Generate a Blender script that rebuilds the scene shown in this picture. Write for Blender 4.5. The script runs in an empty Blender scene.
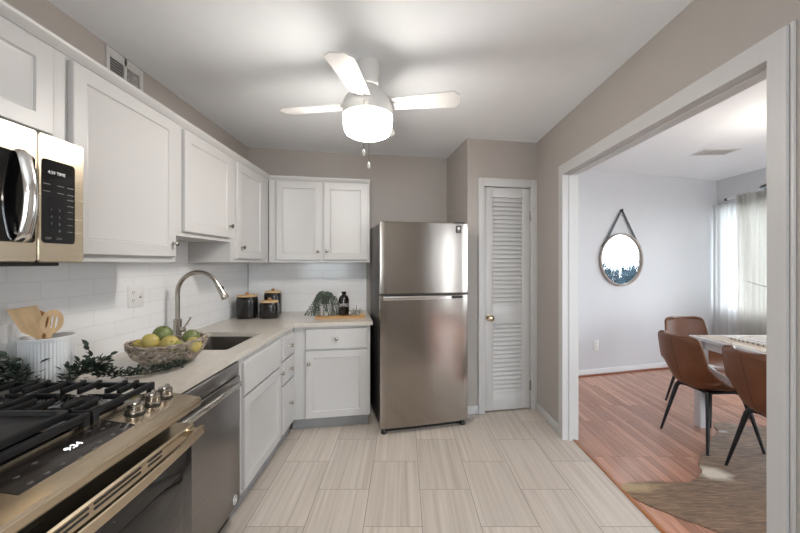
import bpy, bmesh, math, random
from mathutils import Vector, Matrix, Euler, noise as mnoise

random.seed(7)
SC = bpy.context.scene
COL = SC.collection
R = math.radians

# ------------------------------------------------------------------ camera, world, exposure
cam_d = bpy.data.cameras.new('camera'); cam = bpy.data.objects.new('camera', cam_d); COL.objects.link(cam)
cam.location = (0, 0, 1.36); cam.rotation_euler = (R(90), 0, 0)
cam_d.sensor_fit = 'HORIZONTAL'; cam_d.sensor_width = 36; cam_d.lens = 356 / 800 * 36
cam_d.shift_x = -4 / 800; cam_d.shift_y = -3.5 / 800; cam_d.clip_start = .02; cam_d.clip_end = 200
SC.camera = cam
SC.view_settings.view_transform = 'Standard'; SC.view_settings.look = 'None'
SC.view_settings.gamma = 1; SC.view_settings.use_curve_mapping = False
SC.view_settings.exposure = 1.92
SC.cycles.use_denoising = True
SC.cycles.max_bounces = 12; SC.cycles.diffuse_bounces = 7; SC.cycles.sample_clamp_indirect = 8
SKY = 3.5          # overcast daylight
FAN_LAMP = 17.5    # radiance of the fan's light bowl
BULB = 34.0        # chandelier bulbs
ADDED_LAMP = 6.0    # globe lamp added behind the camera to brighten the kitchen
w = bpy.data.worlds.new('sky'); SC.world = w; w.use_nodes = True
nt = w.node_tree; nt.nodes.clear()
o_ = nt.nodes.new('ShaderNodeOutputWorld'); bg = nt.nodes.new('ShaderNodeBackground')
tc = nt.nodes.new('ShaderNodeTexCoord'); sep = nt.nodes.new('ShaderNodeSeparateXYZ'); rmp = nt.nodes.new('ShaderNodeValToRGB')
nt.links.new(tc.outputs['Generated'], sep.inputs[0]); nt.links.new(sep.outputs['Z'], rmp.inputs[0])
rmp.color_ramp.elements[0].position = 0; rmp.color_ramp.elements[0].color = (.86, .91, .95, 1)
rmp.color_ramp.elements[1].position = .7; rmp.color_ramp.elements[1].color = (.84, .91, 1, 1)
nt.links.new(rmp.outputs[0], bg.inputs[0]); bg.inputs[1].default_value = SKY
nt.links.new(bg.outputs[0], o_.inputs[0])


def portal(name, loc, rot, sx, sy):
    d = bpy.data.lights.new(name, 'AREA'); d.shape = 'RECTANGLE'; d.size = sx; d.size_y = sy
    d.cycles.is_portal = True
    o = bpy.data.objects.new(name, d); COL.objects.link(o); o.location = loc; o.rotation_euler = rot
    return o


# sky-light portals in the window openings (they guide sampling of the sky, and give no light of their own)
portal('daylight_portal', (4.33, 3.83, 1.45), (0, R(90), 0), 1.4, 1.77)
portal('daylight_portal', (4.33, -2.10, 1.25), (0, R(90), 0), 1.9, .5)
portal('daylight_portal', (4.33, .15, 1.25), (0, R(90), 0), 1.9, 1.7)
portal('daylight_portal', (2.9, -3.36, 1.45), (R(90), 0, 0), 2.4, 1.6)
portal('daylight_portal', (.0, -1.83, 1.45), (R(90), 0, 0), 1.2, 1.0)


# ------------------------------------------------------------------ materials
def new_mat(name):
    m = bpy.data.materials.new(name); m.use_nodes = True
    return m, m.node_tree, m.node_tree.nodes['Principled BSDF']


def lk(t, a, b): t.links.new(a, b)


def nd(t, typ, **kw):
    n = t.nodes.new('ShaderNode' + typ)
    for k, v in kw.items():
        if k.startswith('i_'):
            k2 = k[2:]
            n.inputs[int(k2) if k2.isdigit() else k2].default_value = v
        else: setattr(n, k, v)
    return n


def ramp(t, src, stops):
    n = t.nodes.new('ShaderNodeValToRGB'); el = n.color_ramp.elements
    while len(el) < len(stops): el.new(.5)
    for e, (p, c) in zip(el, stops): e.position = p; e.color = (*c, 1)
    t.links.new(src, n.inputs[0]); return n.outputs[0]


def mapped(t, scale=(1, 1, 1), rot=(0, 0, 0), loc=(0, 0, 0), coord='Object'):
    c = nd(t, 'TexCoord'); m = nd(t, 'Mapping')
    m.inputs['Scale'].default_value = scale; m.inputs['Rotation'].default_value = rot; m.inputs['Location'].default_value = loc
    lk(t, c.outputs[coord], m.inputs[0]); return m.outputs[0]


def mat(name, col, rough=.5, metal=0, vary=.06, nscale=(8, 8, 8), bump=0, bscale=None, coat=0, spec=.5, rvary=0):
    m, t, b = new_mat(name)
    v = mapped(t, nscale); n = nd(t, 'TexNoise', i_Scale=1.0, i_Detail=3.0); lk(t, v, n.inputs['Vector'])
    lo = tuple(max(0, c * (1 - vary)) for c in col); hi = tuple(min(1, c * (1 + vary)) for c in col)
    lk(t, ramp(t, n.outputs['Fac'], [(.3, lo), (.7, hi)]), b.inputs['Base Color'])
    b.inputs['Roughness'].default_value = rough; b.inputs['Metallic'].default_value = metal
    b.inputs['Specular IOR Level'].default_value = spec; b.inputs['Coat Weight'].default_value = coat
    if rvary:
        mr = nd(t, 'MapRange', i_3=rough - rvary, i_4=rough + rvary); lk(t, n.outputs['Fac'], mr.inputs[0]); lk(t, mr.outputs[0], b.inputs['Roughness'])
    if bump:
        if bscale:
            v2 = mapped(t, bscale); n2 = nd(t, 'TexNoise', i_Scale=1.0, i_Detail=4.0); lk(t, v2, n2.inputs['Vector'])
        else: n2 = n
        bp = nd(t, 'Bump', i_Strength=bump, i_Distance=.002); lk(t, n2.outputs['Fac'], bp.inputs['Height']); lk(t, bp.outputs[0], b.inputs['Normal'])
    return m


M = {}
M['wall_gray'] = mat('greige_paint', (.41, .375, .345), .75, vary=.015, bump=.08, bscale=(90, 90, 90))
M['wall_white'] = mat('cool_white_paint', (.60, .60, .61), .7, vary=.01, bump=.06, bscale=(90, 90, 90))
M['ceiling'] = mat('ceiling_paint', (.875, .895, .915), .85, vary=.01, bump=.1, bscale=(120, 120, 120))
M['trim'] = mat('trim_paint', (.56, .553, .545), .38, vary=.01)
M['trim_white'] = mat('white_trim_paint', (.76, .76, .76), .4, vary=.01)
M['cabinet'] = mat('cabinet_paint', (.545, .537, .528), .36, vary=.012, nscale=(3, 3, 3))
M['cab_inside'] = mat('cabinet_side_paint', (.72, .715, .71), .45, vary=.02)
M['toe'] = mat('toe_kick_gray', (.30, .30, .30), .6, vary=.05)
M['quartz'] = mat('quartz_counter', (.57, .53, .475), .22, vary=.05, nscale=(40, 40, 40))
M['steel'] = mat('brushed_stainless', (.58, .55, .52), .27, 1, vary=.05, nscale=(2, 2, 160), bump=.02, rvary=.05)
M['steel_h'] = mat('brushed_stainless_appliance', (.60, .505, .375), .26, 1, vary=.04, nscale=(3, 150, 150), bump=.02, rvary=.04)
M['steel_fridge'] = mat('fridge_stainless', (.35, .315, .28), .16, 1, vary=.03, nscale=(120, 3, 1.5), bump=.015, rvary=.03)
M['steel_dark'] = mat('dishwasher_stainless', (.30, .29, .28), .30, 1, vary=.05, nscale=(3, 120, 120), rvary=.03)
M['nickel'] = mat('brushed_nickel', (.42, .385, .345), .25, 1, vary=.04, nscale=(30, 30, 30))
M['chrome'] = mat('polished_chrome', (.78, .77, .75), .12, 1, vary=.02)
M['sink'] = mat('sink_stainless', (.30, .28, .26), .32, 1, vary=.06, nscale=(60, 4, 4))
M['black'] = mat('black_plastic', (.012, .012, .013), .4, vary=.2)
M['blackglass'] = mat('black_glass', (.006, .006, .007), .06, vary=.1, coat=.3)
M['ovenglass'] = mat('oven_glass', (.022, .022, .022), .10, vary=.1)
M['display'] = mat('dark_display_glass', (.022, .018, .016), .18, vary=.1)
M['iron'] = mat('cast_iron', (.007, .007, .008), .5, spec=.3, vary=.3, nscale=(60, 60, 60), bump=.3, bscale=(200, 200, 200))
M['griddle'] = mat('griddle_black', (.010, .010, .011), .42, vary=.2, nscale=(20, 20, 20))
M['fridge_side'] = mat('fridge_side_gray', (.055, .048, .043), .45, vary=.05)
M['white_plastic'] = mat('white_plastic', (.78, .77, .75), .35, vary=.01)
M['slot'] = mat('slot_dark', (.03, .03, .03), .6, vary=.1)
M['fan'] = mat('fan_white', (.72, .71, .69), .4, vary=.01)
M['ceramic'] = mat('white_ceramic', (.76, .77, .78), .3, vary=.02)
M['canister'] = mat('matte_black_ceramic', (.012, .010, .009), .22, vary=.2)
M['bamboo'] = mat('bamboo', (.52, .29, .11), .5, vary=.18, nscale=(4, 60, 60))
M['bamboo_pale'] = mat('pale_bamboo', (.66, .44, .23), .5, vary=.15, nscale=(50, 5, 50))
M['bamboo_mid'] = mat('mid_bamboo', (.50, .25, .09), .5, vary=.15, nscale=(50, 50, 5))
M['leaf'] = mat('dark_leaf', (.022, .036, .024), .5, vary=.5, nscale=(25, 25, 25))
M['stem'] = mat('leaf_stem', (.05, .045, .03), .7, vary=.2)
M['succulent'] = mat('succulent_green', (.085, .115, .085), .5, vary=.6, nscale=(70, 70, 70))
M['wicker'] = mat('gray_wicker', (.33, .27, .215), .75, vary=.45, nscale=(45, 45, 45), bump=.4, bscale=(200, 200, 200))
M['yellow'] = mat('yellow_fruit_skin', (.44, .35, .10), .42, vary=.18, nscale=(14, 14, 14), bump=.08, bscale=(160, 160, 160))
M['green'] = mat('green_fruit_skin', (.145, .175, .06), .4, vary=.28, nscale=(18, 18, 18), bump=.08, bscale=(160, 160, 160))
M['lime'] = mat('yellow_green_fruit_skin', (.27, .27, .075), .42, vary=.2, nscale=(16, 16, 16))
M['leather'] = mat('brown_leather', (.145, .051, .019), .42, vary=.16, nscale=(9, 9, 9), bump=.15, bscale=(140, 140, 140))
M['leather_dark'] = mat('brown_leather_seam', (.09, .033, .015), .5, vary=.1)
M['black_metal'] = mat('black_metal', (.010, .010, .011), .38, vary=.1, spec=.4)
M['table_white'] = mat('white_table_paint', (.60, .60, .61), .3, vary=.01)
M['table_top'] = mat('pale_wood_top', (.66, .55, .43), .25, vary=.10, nscale=(40, 2, 40))
M['brass'] = mat('aged_brass_knob', (.55, .47, .33), .22, 1, vary=.05)
M['bottle'] = mat('dark_bottle_glass', (.014, .008, .005), .1, vary=.2, coat=.5)
M['bark'] = mat('gray_bark', (.007, .018, .026), .9, vary=.3)
M['tree'] = mat('blue_gray_twigs', (.007, .022, .032), .9, vary=.4, nscale=(2, 2, 2))
M['ground'] = mat('lawn', (.015, .03, .035), .95, vary=.3, nscale=(.3, .3, .3))
M['white_mark'] = mat('white_print', (.75, .75, .74), .5, vary=.01)
M['gray_mark'] = mat('gray_print', (.16, .16, .16), .5, vary=.01)
M['mirror'] = mat('mirror_silver', (.93, .94, .95), .0, 1, vary=0)
M['mirror_rim'] = mat('gray_wood_rim', (.34, .29, .25), .5, vary=.15, nscale=(40, 40, 40))
M['vase'] = mat('stone_vase', (.30, .28, .26), .6, vary=.1)
M['shoe'] = mat('red_oak_shoe', (.24, .075, .035), .4, vary=.15, nscale=(2, 40, 40))
M['threshold'] = mat('oak_threshold', (.36, .13, .035), .35, vary=.2, nscale=(40, 2, 40))


def emit(name, col, s):
    m, t, b = new_mat(name)
    b.inputs['Base Color'].default_value = (.8, .8, .8, 1)
    n = nd(t, 'TexNoise', i_Scale=3.0)
    lk(t, ramp(t, n.outputs['Fac'], [(.3, tuple(c * .98 for c in col)), (.7, col)]), b.inputs['Emission Color'])
    b.inputs['Emission Strength'].default_value = s
    return m


M['lamp'] = emit('lamp_glass_lit', (1, .945, .885), FAN_LAMP)
M['added_lamp'] = emit('added_lamp_lit', (1, .97, .93), ADDED_LAMP)  # glow of the added lamp behind the camera
M['digits'] = emit('lit_digits', (.95, .97, 1), .5)
M['digits_dim'] = emit('lit_clock', (.35, .45, .38), .05)
M['bulb'] = emit('bulb_lit', (1, .92, .82), BULB)


def thin_glass(name, tint=(1, 1, 1)):
    m, t, b = new_mat(name); t.nodes.remove(b)
    out = t.nodes['Material Output']
    tr = nd(t, 'BsdfTransparent'); tr.inputs[0].default_value = (*tint, 1)
    gl = nd(t, 'BsdfGlossy', i_Roughness=.02); fr = nd(t, 'Fresnel'); ge = nd(t, 'NewGeometry'); io = nd(t, 'MapRange', i_3=1.45, i_4=1 / 1.45); lk(t, ge.outputs['Backfacing'], io.inputs[0]); lk(t, io.outputs[0], fr.inputs['IOR']); mx = nd(t, 'MixShader')
    lk(t, fr.outputs[0], mx.inputs[0]); lk(t, tr.outputs[0], mx.inputs[1]); lk(t, gl.outputs[0], mx.inputs[2]); lk(t, mx.outputs[0], out.inputs[0])
    return m


M['pane'] = thin_glass('window_glass', (.97, .99, 1))
M['glass'] = thin_glass('clear_cup_glass', (.93, .94, .93))


def curtain_mat(name, col, trans, through):
    m, t, b = new_mat(name); t.nodes.remove(b); out = t.nodes['Material Output']
    v = mapped(t, (1, 300, 300)); n = nd(t, 'TexNoise', i_Scale=1.0); lk(t, v, n.inputs['Vector'])
    c = ramp(t, n.outputs['Fac'], [(.3, tuple(x * .95 for x in col)), (.7, col)])
    df = nd(t, 'BsdfDiffuse'); tl = nd(t, 'BsdfTranslucent'); tp = nd(t, 'BsdfTransparent')
    lk(t, c, df.inputs[0]); lk(t, c, tl.inputs[0])
    m1 = nd(t, 'MixShader', i_0=through); lk(t, df.outputs[0], m1.inputs[1]); lk(t, tl.outputs[0], m1.inputs[2])
    m2 = nd(t, 'MixShader', i_0=trans); lk(t, m1.outputs[0], m2.inputs[1]); lk(t, tp.outputs[0], m2.inputs[2])
    lk(t, m2.outputs[0], out.inputs[0]); return m


M['sheer'] = curtain_mat('sheer_voile', (.80, .80, .79), .0, .048)
M['linen'] = curtain_mat('linen_curtain', (.70, .685, .65), .0, .07)


def tile_floor():
    m, t, b = new_mat('vein_cut_tile')
    c = nd(t, 'TexCoord'); s = nd(t, 'SeparateXYZ'); lk(t, c.outputs['Object'], s.inputs[0])
    ax = nd(t, 'MathNode') if False else nd(t, 'Math', operation='ADD', i_1=-1.836); lk(t, s.outputs['Y'], ax.inputs[0])
    ay = nd(t, 'Math', operation='ADD', i_1=.513 + .3035 * 20); lk(t, s.outputs['X'], ay.inputs[0])
    ax2 = nd(t, 'Math', operation='ADD', i_1=.606 * 20); lk(t, ax.outputs[0], ax2.inputs[0])
    cb = nd(t, 'CombineXYZ'); lk(t, ax2.outputs[0], cb.inputs[0]); lk(t, ay.outputs[0], cb.inputs[1])
    br = nd(t, 'TexBrick', offset=.5, offset_frequency=2, squash=1.0)
    br.inputs['Color1'].default_value = (0, 0, 0, 1); br.inputs['Color2'].default_value = (1, 1, 1, 1)
    for k, v in (('Scale', 1.0), ('Mortar Size', .0016), ('Mortar Smooth', .3), ('Bias', 0.0), ('Brick Width', .606), ('Row Height', .3035)):
        br.inputs[k].default_value = v
    lk(t, cb.outputs[0], br.inputs['Vector'])
    bw = nd(t, 'RGBToBW'); lk(t, br.outputs['Color'], bw.inputs[0])
    mp = nd(t, 'Mapping'); mp.inputs['Scale'].default_value = (48, 1.0, 1); lk(t, c.outputs['Object'], mp.inputs[0])
    off = nd(t, 'Math', operation='MULTIPLY', i_1=37.0); lk(t, bw.outputs[0], off.inputs[0])
    n = nd(t, 'TexNoise', noise_dimensions='4D', i_Scale=1.0, i_Detail=5.0, i_Distortion=.6); lk(t, mp.outputs[0], n.inputs['Vector']); lk(t, off.outputs[0], n.inputs['W'])
    c1 = ramp(t, n.outputs['Fac'], [(.25, (.45, .385, .325)), (.45, (.56, .495, .43)), (.6, (.615, .55, .485)), (.8, (.67, .61, .545))])
    var = nd(t, 'MapRange', i_3=.90, i_4=1.04); lk(t, bw.outputs[0], var.inputs[0])
    mul = nd(t, 'Mix', data_type='RGBA', blend_type='MULTIPLY'); mul.inputs[0].default_value = 1
    lk(t, c1, mul.inputs[6]); lk(t, var.outputs[0], mul.inputs[7])
    gm = nd(t, 'Mix', data_type='RGBA'); lk(t, br.outputs['Fac'], gm.inputs[0]); lk(t, mul.outputs[2], gm.inputs[6]); gm.inputs[7].default_value = (.15, .125, .10, 1)
    lk(t, gm.outputs[2], b.inputs['Base Color']); b.inputs['Roughness'].default_value = .42
    bp = nd(t, 'Bump', i_Strength=.4, i_Distance=-.002); lk(t, br.outputs['Fac'], bp.inputs['Height']); lk(t, bp.outputs[0], b.inputs['Normal'])
    return m


def wood_floor():
    m, t, b = new_mat('oak_strip_floor')
    c = nd(t, 'TexCoord'); s = nd(t, 'SeparateXYZ'); lk(t, c.outputs['Object'], s.inputs[0])
    ax = nd(t, 'Math', operation='ADD', i_1=20.0); ay = nd(t, 'Math', operation='ADD', i_1=20.0)
    lk(t, s.outputs['Y'], ax.inputs[0]); lk(t, s.outputs['X'], ay.inputs[0])
    cb = nd(t, 'CombineXYZ'); lk(t, ax.outputs[0], cb.inputs[0]); lk(t, ay.outputs[0], cb.inputs[1])
    br = nd(t, 'TexBrick', offset=.37, offset_frequency=3)
    br.inputs['Color1'].default_value = (0, 0, 0, 1); br.inputs['Color2'].default_value = (1, 1, 1, 1)
    for k, v in (('Scale', 1.0), ('Mortar Size', .0011), ('Mortar Smooth', .2), ('Bias', 0.0), ('Brick Width', .9), ('Row Height', .0575)):
        br.inputs[k].default_value = v
    lk(t, cb.outputs[0], br.inputs['Vector'])
    bw = nd(t, 'RGBToBW'); lk(t, br.outputs['Color'], bw.inputs[0])
    mp = nd(t, 'Mapping'); mp.inputs['Scale'].default_value = (60, 3, 1); lk(t, c.outputs['Object'], mp.inputs[0])
    off = nd(t, 'Math', operation='MULTIPLY', i_1=19.0); lk(t, bw.outputs[0], off.inputs[0])
    n = nd(t, 'TexNoise', noise_dimensions='4D', i_Scale=1.0, i_Detail=5.0, i_Distortion=1.2); lk(t, mp.outputs[0], n.inputs['Vector']); lk(t, off.outputs[0], n.inputs['W'])
    c1 = ramp(t, n.outputs['Fac'], [(.25, (.37, .185, .125)), (.5, (.47, .25, .175)), (.75, (.55, .32, .23))])
    var = nd(t, 'MapRange', i_3=.80, i_4=1.18); lk(t, bw.outputs[0], var.inputs[0])
    mul = nd(t, 'Mix', data_type='RGBA', blend_type='MULTIPLY'); mul.inputs[0].default_value = 1
    lk(t, c1, mul.inputs[6]); lk(t, var.outputs[0], mul.inputs[7])
    gm = nd(t, 'Mix', data_type='RGBA'); lk(t, br.outputs['Fac'], gm.inputs[0]); lk(t, mul.outputs[2], gm.inputs[6]); gm.inputs[7].default_value = (.13, .055, .035, 1)
    lk(t, gm.outputs[2], b.inputs['Base Color']); b.inputs['Roughness'].default_value = .26
    bp = nd(t, 'Bump', i_Strength=.25, i_Distance=-.001); lk(t, br.outputs['Fac'], bp.inputs['Height']); lk(t, bp.outputs[0], b.inputs['Normal'])
    return m


def subway(name, axis):
    m, t, b = new_mat(name)
    c = nd(t, 'TexCoord'); s = nd(t, 'SeparateXYZ'); lk(t, c.outputs['Object'], s.inputs[0])
    cb = nd(t, 'CombineXYZ')
    ax = nd(t, 'Math', operation='ADD', i_1=2.54 - 1.353); lk(t, s.outputs[axis], ax.inputs[0]); lk(t, ax.outputs[0], cb.inputs[0])
    az = nd(t, 'Math', operation='ADD', i_1=.0765 * 11 - 1.283); lk(t, s.outputs['Z'], az.inputs[0]); lk(t, az.outputs[0], cb.inputs[1])
    br = nd(t, 'TexBrick', offset=.5, offset_frequency=2)
    br.inputs['Color1'].default_value = (.83, .835, .84, 1); br.inputs['Color2'].default_value = (.85, .855, .86, 1)
    br.inputs['Mortar'].default_value = (.76, .765, .77, 1)
    for k, v in (('Scale', 1.0), ('Mortar Size', .0022), ('Mortar Smooth', .3), ('Bias', 0.0), ('Brick Width', .254), ('Row Height', .0765)):
        br.inputs[k].default_value = v
    lk(t, cb.outputs[0], br.inputs['Vector']); lk(t, br.outputs['Color'], b.inputs['Base Color'])
    b.inputs['Roughness'].default_value = .16
    n = nd(t, 'TexNoise', i_Scale=9.0); ad = nd(t, 'Math', operation='MULTIPLY_ADD', i_1=.35); lk(t, n.outputs['Fac'], ad.inputs[0])
    inv = nd(t, 'Math', operation='MULTIPLY', i_1=-1.0); lk(t, br.outputs['Fac'], inv.inputs[0]); lk(t, inv.outputs[0], ad.inputs[2])
    bp = nd(t, 'Bump', i_Strength=.35, i_Distance=.002); lk(t, ad.outputs[0], bp.inputs['Height']); lk(t, bp.outputs[0], b.inputs['Normal'])
    return m


def hide_mat():
    m, t, b = new_mat('brindle_cowhide')
    v = mapped(t, (9, 70, 30), rot=(0, 0, R(25))); n = nd(t, 'TexNoise', i_Scale=1.0, i_Detail=6.0, i_Distortion=1.0); lk(t, v, n.inputs['Vector'])
    c1 = ramp(t, n.outputs['Fac'], [(.25, (.07, .038, .020)), (.5, (.19, .11, .056)), (.75, (.33, .21, .115))])
    c = nd(t, 'TexCoord')

    def patch(x, y, r, sc=(1, 1, 1), rot=0):
        mp = nd(t, 'Mapping', vector_type='POINT'); sb = nd(t, 'Vector Math'.replace(' ', ''), operation='SUBTRACT'); sb.inputs[1].default_value = (x, y, 0)
        lk(t, c.outputs['Object'], sb.inputs[0]); lk(t, sb.outputs[0], mp.inputs[0]); mp.inputs['Scale'].default_value = sc; mp.inputs['Rotation'].default_value = (0, 0, rot)
        ln = nd(t, 'VectorMath', operation='LENGTH'); lk(t, mp.outputs[0], ln.inputs[0])
        n3 = nd(t, 'TexNoise', i_Scale=14.0, i_Detail=4.0); lk(t, c.outputs['Object'], n3.inputs['Vector'])
        ad = nd(t, 'Math', operation='MULTIPLY_ADD', i_1=.09); lk(t, n3.outputs['Fac'], ad.inputs[0]); lk(t, ln.outputs['Value'], ad.inputs[2])
        mr = nd(t, 'MapRange', i_1=r + .07, i_2=r, i_3=0.0, i_4=1.0); lk(t, ad.outputs[0], mr.inputs[0]); return mr.outputs[0]
    cur = c1
    for (x, y, r, sc, rot, col) in ((1.99, 2.29, .10, (1, 1.3, 1), R(-40), (.70, .62, .50)), (2.56, 2.86, .03, (1, 2, 1), R(-45), (.62, .58, .52)), (1.36, 2.15, .10, (.6, 2, 1), R(-10), (.42, .30, .16)), (2.7, 1.6, .16, (1, 1, 1), 0, (.6, .55, .48))):
        p = patch(x, y, r, sc, rot); mx = nd(t, 'Mix', data_type='RGBA'); lk(t, p, mx.inputs[0]); lk(t, cur, mx.inputs[6]); mx.inputs[7].default_value = (*col, 1); cur = mx.outputs[2]
    lk(t, cur, b.inputs['Base Color']); b.inputs['Roughness'].default_value = .65; b.inputs['Sheen Weight'].default_value = .15
    v2 = mapped(t, (60, 260, 100), rot=(0, 0, R(25))); n2 = nd(t, 'TexNoise', i_Scale=1.0, i_Detail=3.0); lk(t, v2, n2.inputs['Vector'])
    bp = nd(t, 'Bump', i_Strength=.6, i_Distance=.004); lk(t, n2.outputs['Fac'], bp.inputs['Height']); lk(t, bp.outputs[0], b.inputs['Normal'])
    return m


def runner_mat():
    m, t, b = new_mat('woven_runner')
    v = mapped(t, (1, 1, 1)); wv = nd(t, 'TexWave', wave_type='BANDS', bands_direction='Y', i_Scale=9.0, i_Distortion=3.0, i_Detail=2.0); lk(t, v, wv.inputs['Vector'])
    lk(t, ramp(t, wv.outputs['Fac'], [(.0, (.10, .09, .08)), (.16, (.55, .51, .46)), (.3, (.74, .71, .67))]), b.inputs['Base Color'])
    b.inputs['Roughness'].default_value = .9
    n = nd(t, 'TexNoise', i_Scale=120.0); bp = nd(t, 'Bump', i_Strength=.6, i_Distance=.004); lk(t, n.outputs['Fac'], bp.inputs['Height']); lk(t, bp.outputs[0], b.inputs['Normal'])
    return m


M['tile_floor'] = tile_floor(); M['wood_floor'] = wood_floor(); M['subway_y'] = subway('subway_tile_glossy', 'Y'); M['subway_x'] = subway('subway_tile_back', 'X')
M['hide'] = hide_mat(); M['runner'] = runner_mat()


# ------------------------------------------------------------------ mesh helpers
class MB:
    def __init__(s): s.bm = bmesh.new()

    def merge(s, tb, mx=None):
        if mx is not None: bmesh.ops.transform(tb, matrix=mx, verts=tb.verts)
        me = bpy.data.meshes.new('tmp'); tb.to_mesh(me); tb.free(); s.bm.from_mesh(me); bpy.data.meshes.remove(me); return s

    def box(s, x0, x1, y0, y1, z0, z1, bev=0, seg=2, mx=None):
        tb = bmesh.new(); bmesh.ops.create_cube(tb, size=1)
        for v in tb.verts:
            v.co = Vector(((x0 + x1) / 2 + v.co.x * (x1 - x0), (y0 + y1) / 2 + v.co.y * (y1 - y0), (z0 + z1) / 2 + v.co.z * (z1 - z0)))
        if bev: bmesh.ops.bevel(tb, geom=tb.edges[:], offset=bev, segments=seg, affect='EDGES', profile=.5, clamp_overlap=True)
        return s.merge(tb, mx)

    def rings(s, loops, cap0=True, cap1=True, close=False):
        """loft through loops of equal length"""
        vs = [[s.bm.verts.new(p) for p in lp] for lp in loops]; n = len(loops[0])
        prs = list(zip(vs, vs[1:])) + ([(vs[-1], vs[0])] if close else [])
        for a, b in prs:
            for i in range(n):
                j = (i + 1) % n
                try: s.bm.faces.new((a[i], a[j], b[j], b[i]))
                except ValueError: pass
        if not close:
            if cap0: s.bm.faces.new(vs[0][::-1])
            if cap1: s.bm.faces.new(vs[-1])
        return s

    def lathe(s, prof, n=32, mx=None, sx=1, sy=1):
        """prof: (r,z) bottom to top; axis z"""
        tb = bmesh.new(); rows = []
        for r, z in prof:
            if r < 1e-6: rows.append([tb.verts.new((0, 0, z))])
            else: rows.append([tb.verts.new((r * sx * math.cos(2 * math.pi * i / n), r * sy * math.sin(2 * math.pi * i / n), z)) for i in range(n)])
        for a, b in zip(rows, rows[1:]):
            for i in range(n):
                j = (i + 1) % n
                if len(a) == 1 and len(b) == 1: continue
                if len(a) == 1: tb.faces.new((a[0], b[j], b[i]))
                elif len(b) == 1: tb.faces.new((a[i], a[j], b[0]))
                else: tb.faces.new((a[i], a[j], b[j], b[i]))
        return s.merge(tb, mx)

    def tube(s, pts, rad, n=10, flat=None, close=False):
        pts = [Vector(p) for p in pts]; loops = []; up = Vector((0, 0, 1)); prev = None; L = len(pts)
        for i, p in enumerate(pts):
            if close: d = (pts[(i + 1) % L] - pts[i - 1]).normalized()
            else: d = (pts[min(i + 1, L - 1)] - pts[max(i - 1, 0)]).normalized()
            if prev is None:
                a = up if abs(d.z) < .95 else Vector((1, 0, 0)); x = d.cross(a).normalized()
            else:
                x = (prev - d * prev.dot(d)).normalized()
            prev = x; y = d.cross(x).normalized()
            r = rad[i] if isinstance(rad, (list, tuple)) else rad
            k = flat or 1
            loops.append([p + x * (r * math.cos(2 * math.pi * q / n)) + y * (r * k * math.sin(2 * math.pi * q / n)) for q in range(n)])
        s.rings(loops, close=close); return s

    def prism(s, pts, z0, z1, holes=(), bev=0):
        tb = bmesh.new(); ed = []
        for lp in (pts, *holes):
            vs = [tb.verts.new((x, y, z0)) for x, y in lp]
            for i in range(len(vs)): ed.append(tb.edges.new((vs[i], vs[(i + 1) % len(vs)])))
        bmesh.ops.triangle_fill(tb, use_beauty=True, use_dissolve=True, edges=ed)
        g = bmesh.ops.extrude_face_region(tb, geom=tb.faces[:])
        bmesh.ops.translate(tb, vec=(0, 0, z1 - z0), verts=[e for e in g['geom'] if isinstance(e, bmesh.types.BMVert)])
        bmesh.ops.recalc_face_normals(tb, faces=tb.faces[:])
        return s.merge(tb)

    def sphere(s, c, r, sc=(1, 1, 1), seg=20, mx=None, sub=None):
        tb = bmesh.new(); bmesh.ops.create_uvsphere(tb, u_segments=seg, v_segments=max(6, seg // 2), radius=1)
        for v in tb.verts: v.co = Vector((v.co.x * r * sc[0], v.co.y * r * sc[1], v.co.z * r * sc[2]))
        if mx is not None: bmesh.ops.transform(tb, matrix=mx, verts=tb.verts)
        bmesh.ops.translate(tb, vec=c, verts=tb.verts)
        return s.merge(tb)

    def panel(s, x0, x1, z0, z1, rg):
        """rectangular front built from rings (inset, y); local front is -y"""
        lp = [[(x0 + i, y, z0 + i), (x1 - i, y, z0 + i), (x1 - i, y, z1 - i), (x0 + i, y, z1 - i)] for i, y in rg]
        return s.rings(lp)

    def build(s, name, m, parent=None, smooth=40):
        bmesh.ops.recalc_face_normals(s.bm, faces=s.bm.faces[:])
        me = bpy.data.meshes.new(name); s.bm.to_mesh(me); s.bm.free()
        if smooth:
            me.polygons.foreach_set('use_smooth', [True] * len(me.polygons)); me.set_sharp_from_angle(angle=R(smooth))
        me.materials.append(M[m] if isinstance(m, str) else m)
        o = bpy.data.objects.new(name, me); COL.objects.link(o)
        if parent: o.parent = parent
        return o


def tag(o, label, cat, group=None):
    o['label'] = label; o['category'] = cat
    if group: o['group'] = group
    return o


def thing(name, label, cat, loc=(0, 0, 0), rz=0, group=None):
    o = bpy.data.objects.new(name, None); COL.objects.link(o); o.empty_display_size = .1
    o.location = loc; o.rotation_euler = (0, 0, rz); return tag(o, label, cat, group)


def struct(o): o['kind'] = 'structure'; return o


def dup(root, loc=None, rz=None, label=None):
    def rec(o, par):
        c = o.copy(); COL.objects.link(c)
        if par: c.parent = par
        for ch in list(o.children): rec(ch, c)
        return c
    r = rec(root, None)
    if loc is not None: r.location = loc
    if rz is not None: r.rotation_euler = (0, 0, rz)
    if label: r['label'] = label
    return r


def text_mesh(body, size, extr=.0004):
    cu = bpy.data.curves.new('lettering', 'FONT'); cu.body = body; cu.size = size; cu.align_x = 'CENTER'; cu.align_y = 'CENTER'; cu.extrude = extr
    ob = bpy.data.objects.new('lettering', cu); COL.objects.link(ob)
    dg = bpy.context.evaluated_depsgraph_get(); me = bpy.data.meshes.new_from_object(ob.evaluated_get(dg))
    bpy.data.objects.remove(ob); bpy.data.curves.remove(cu); return me


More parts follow.
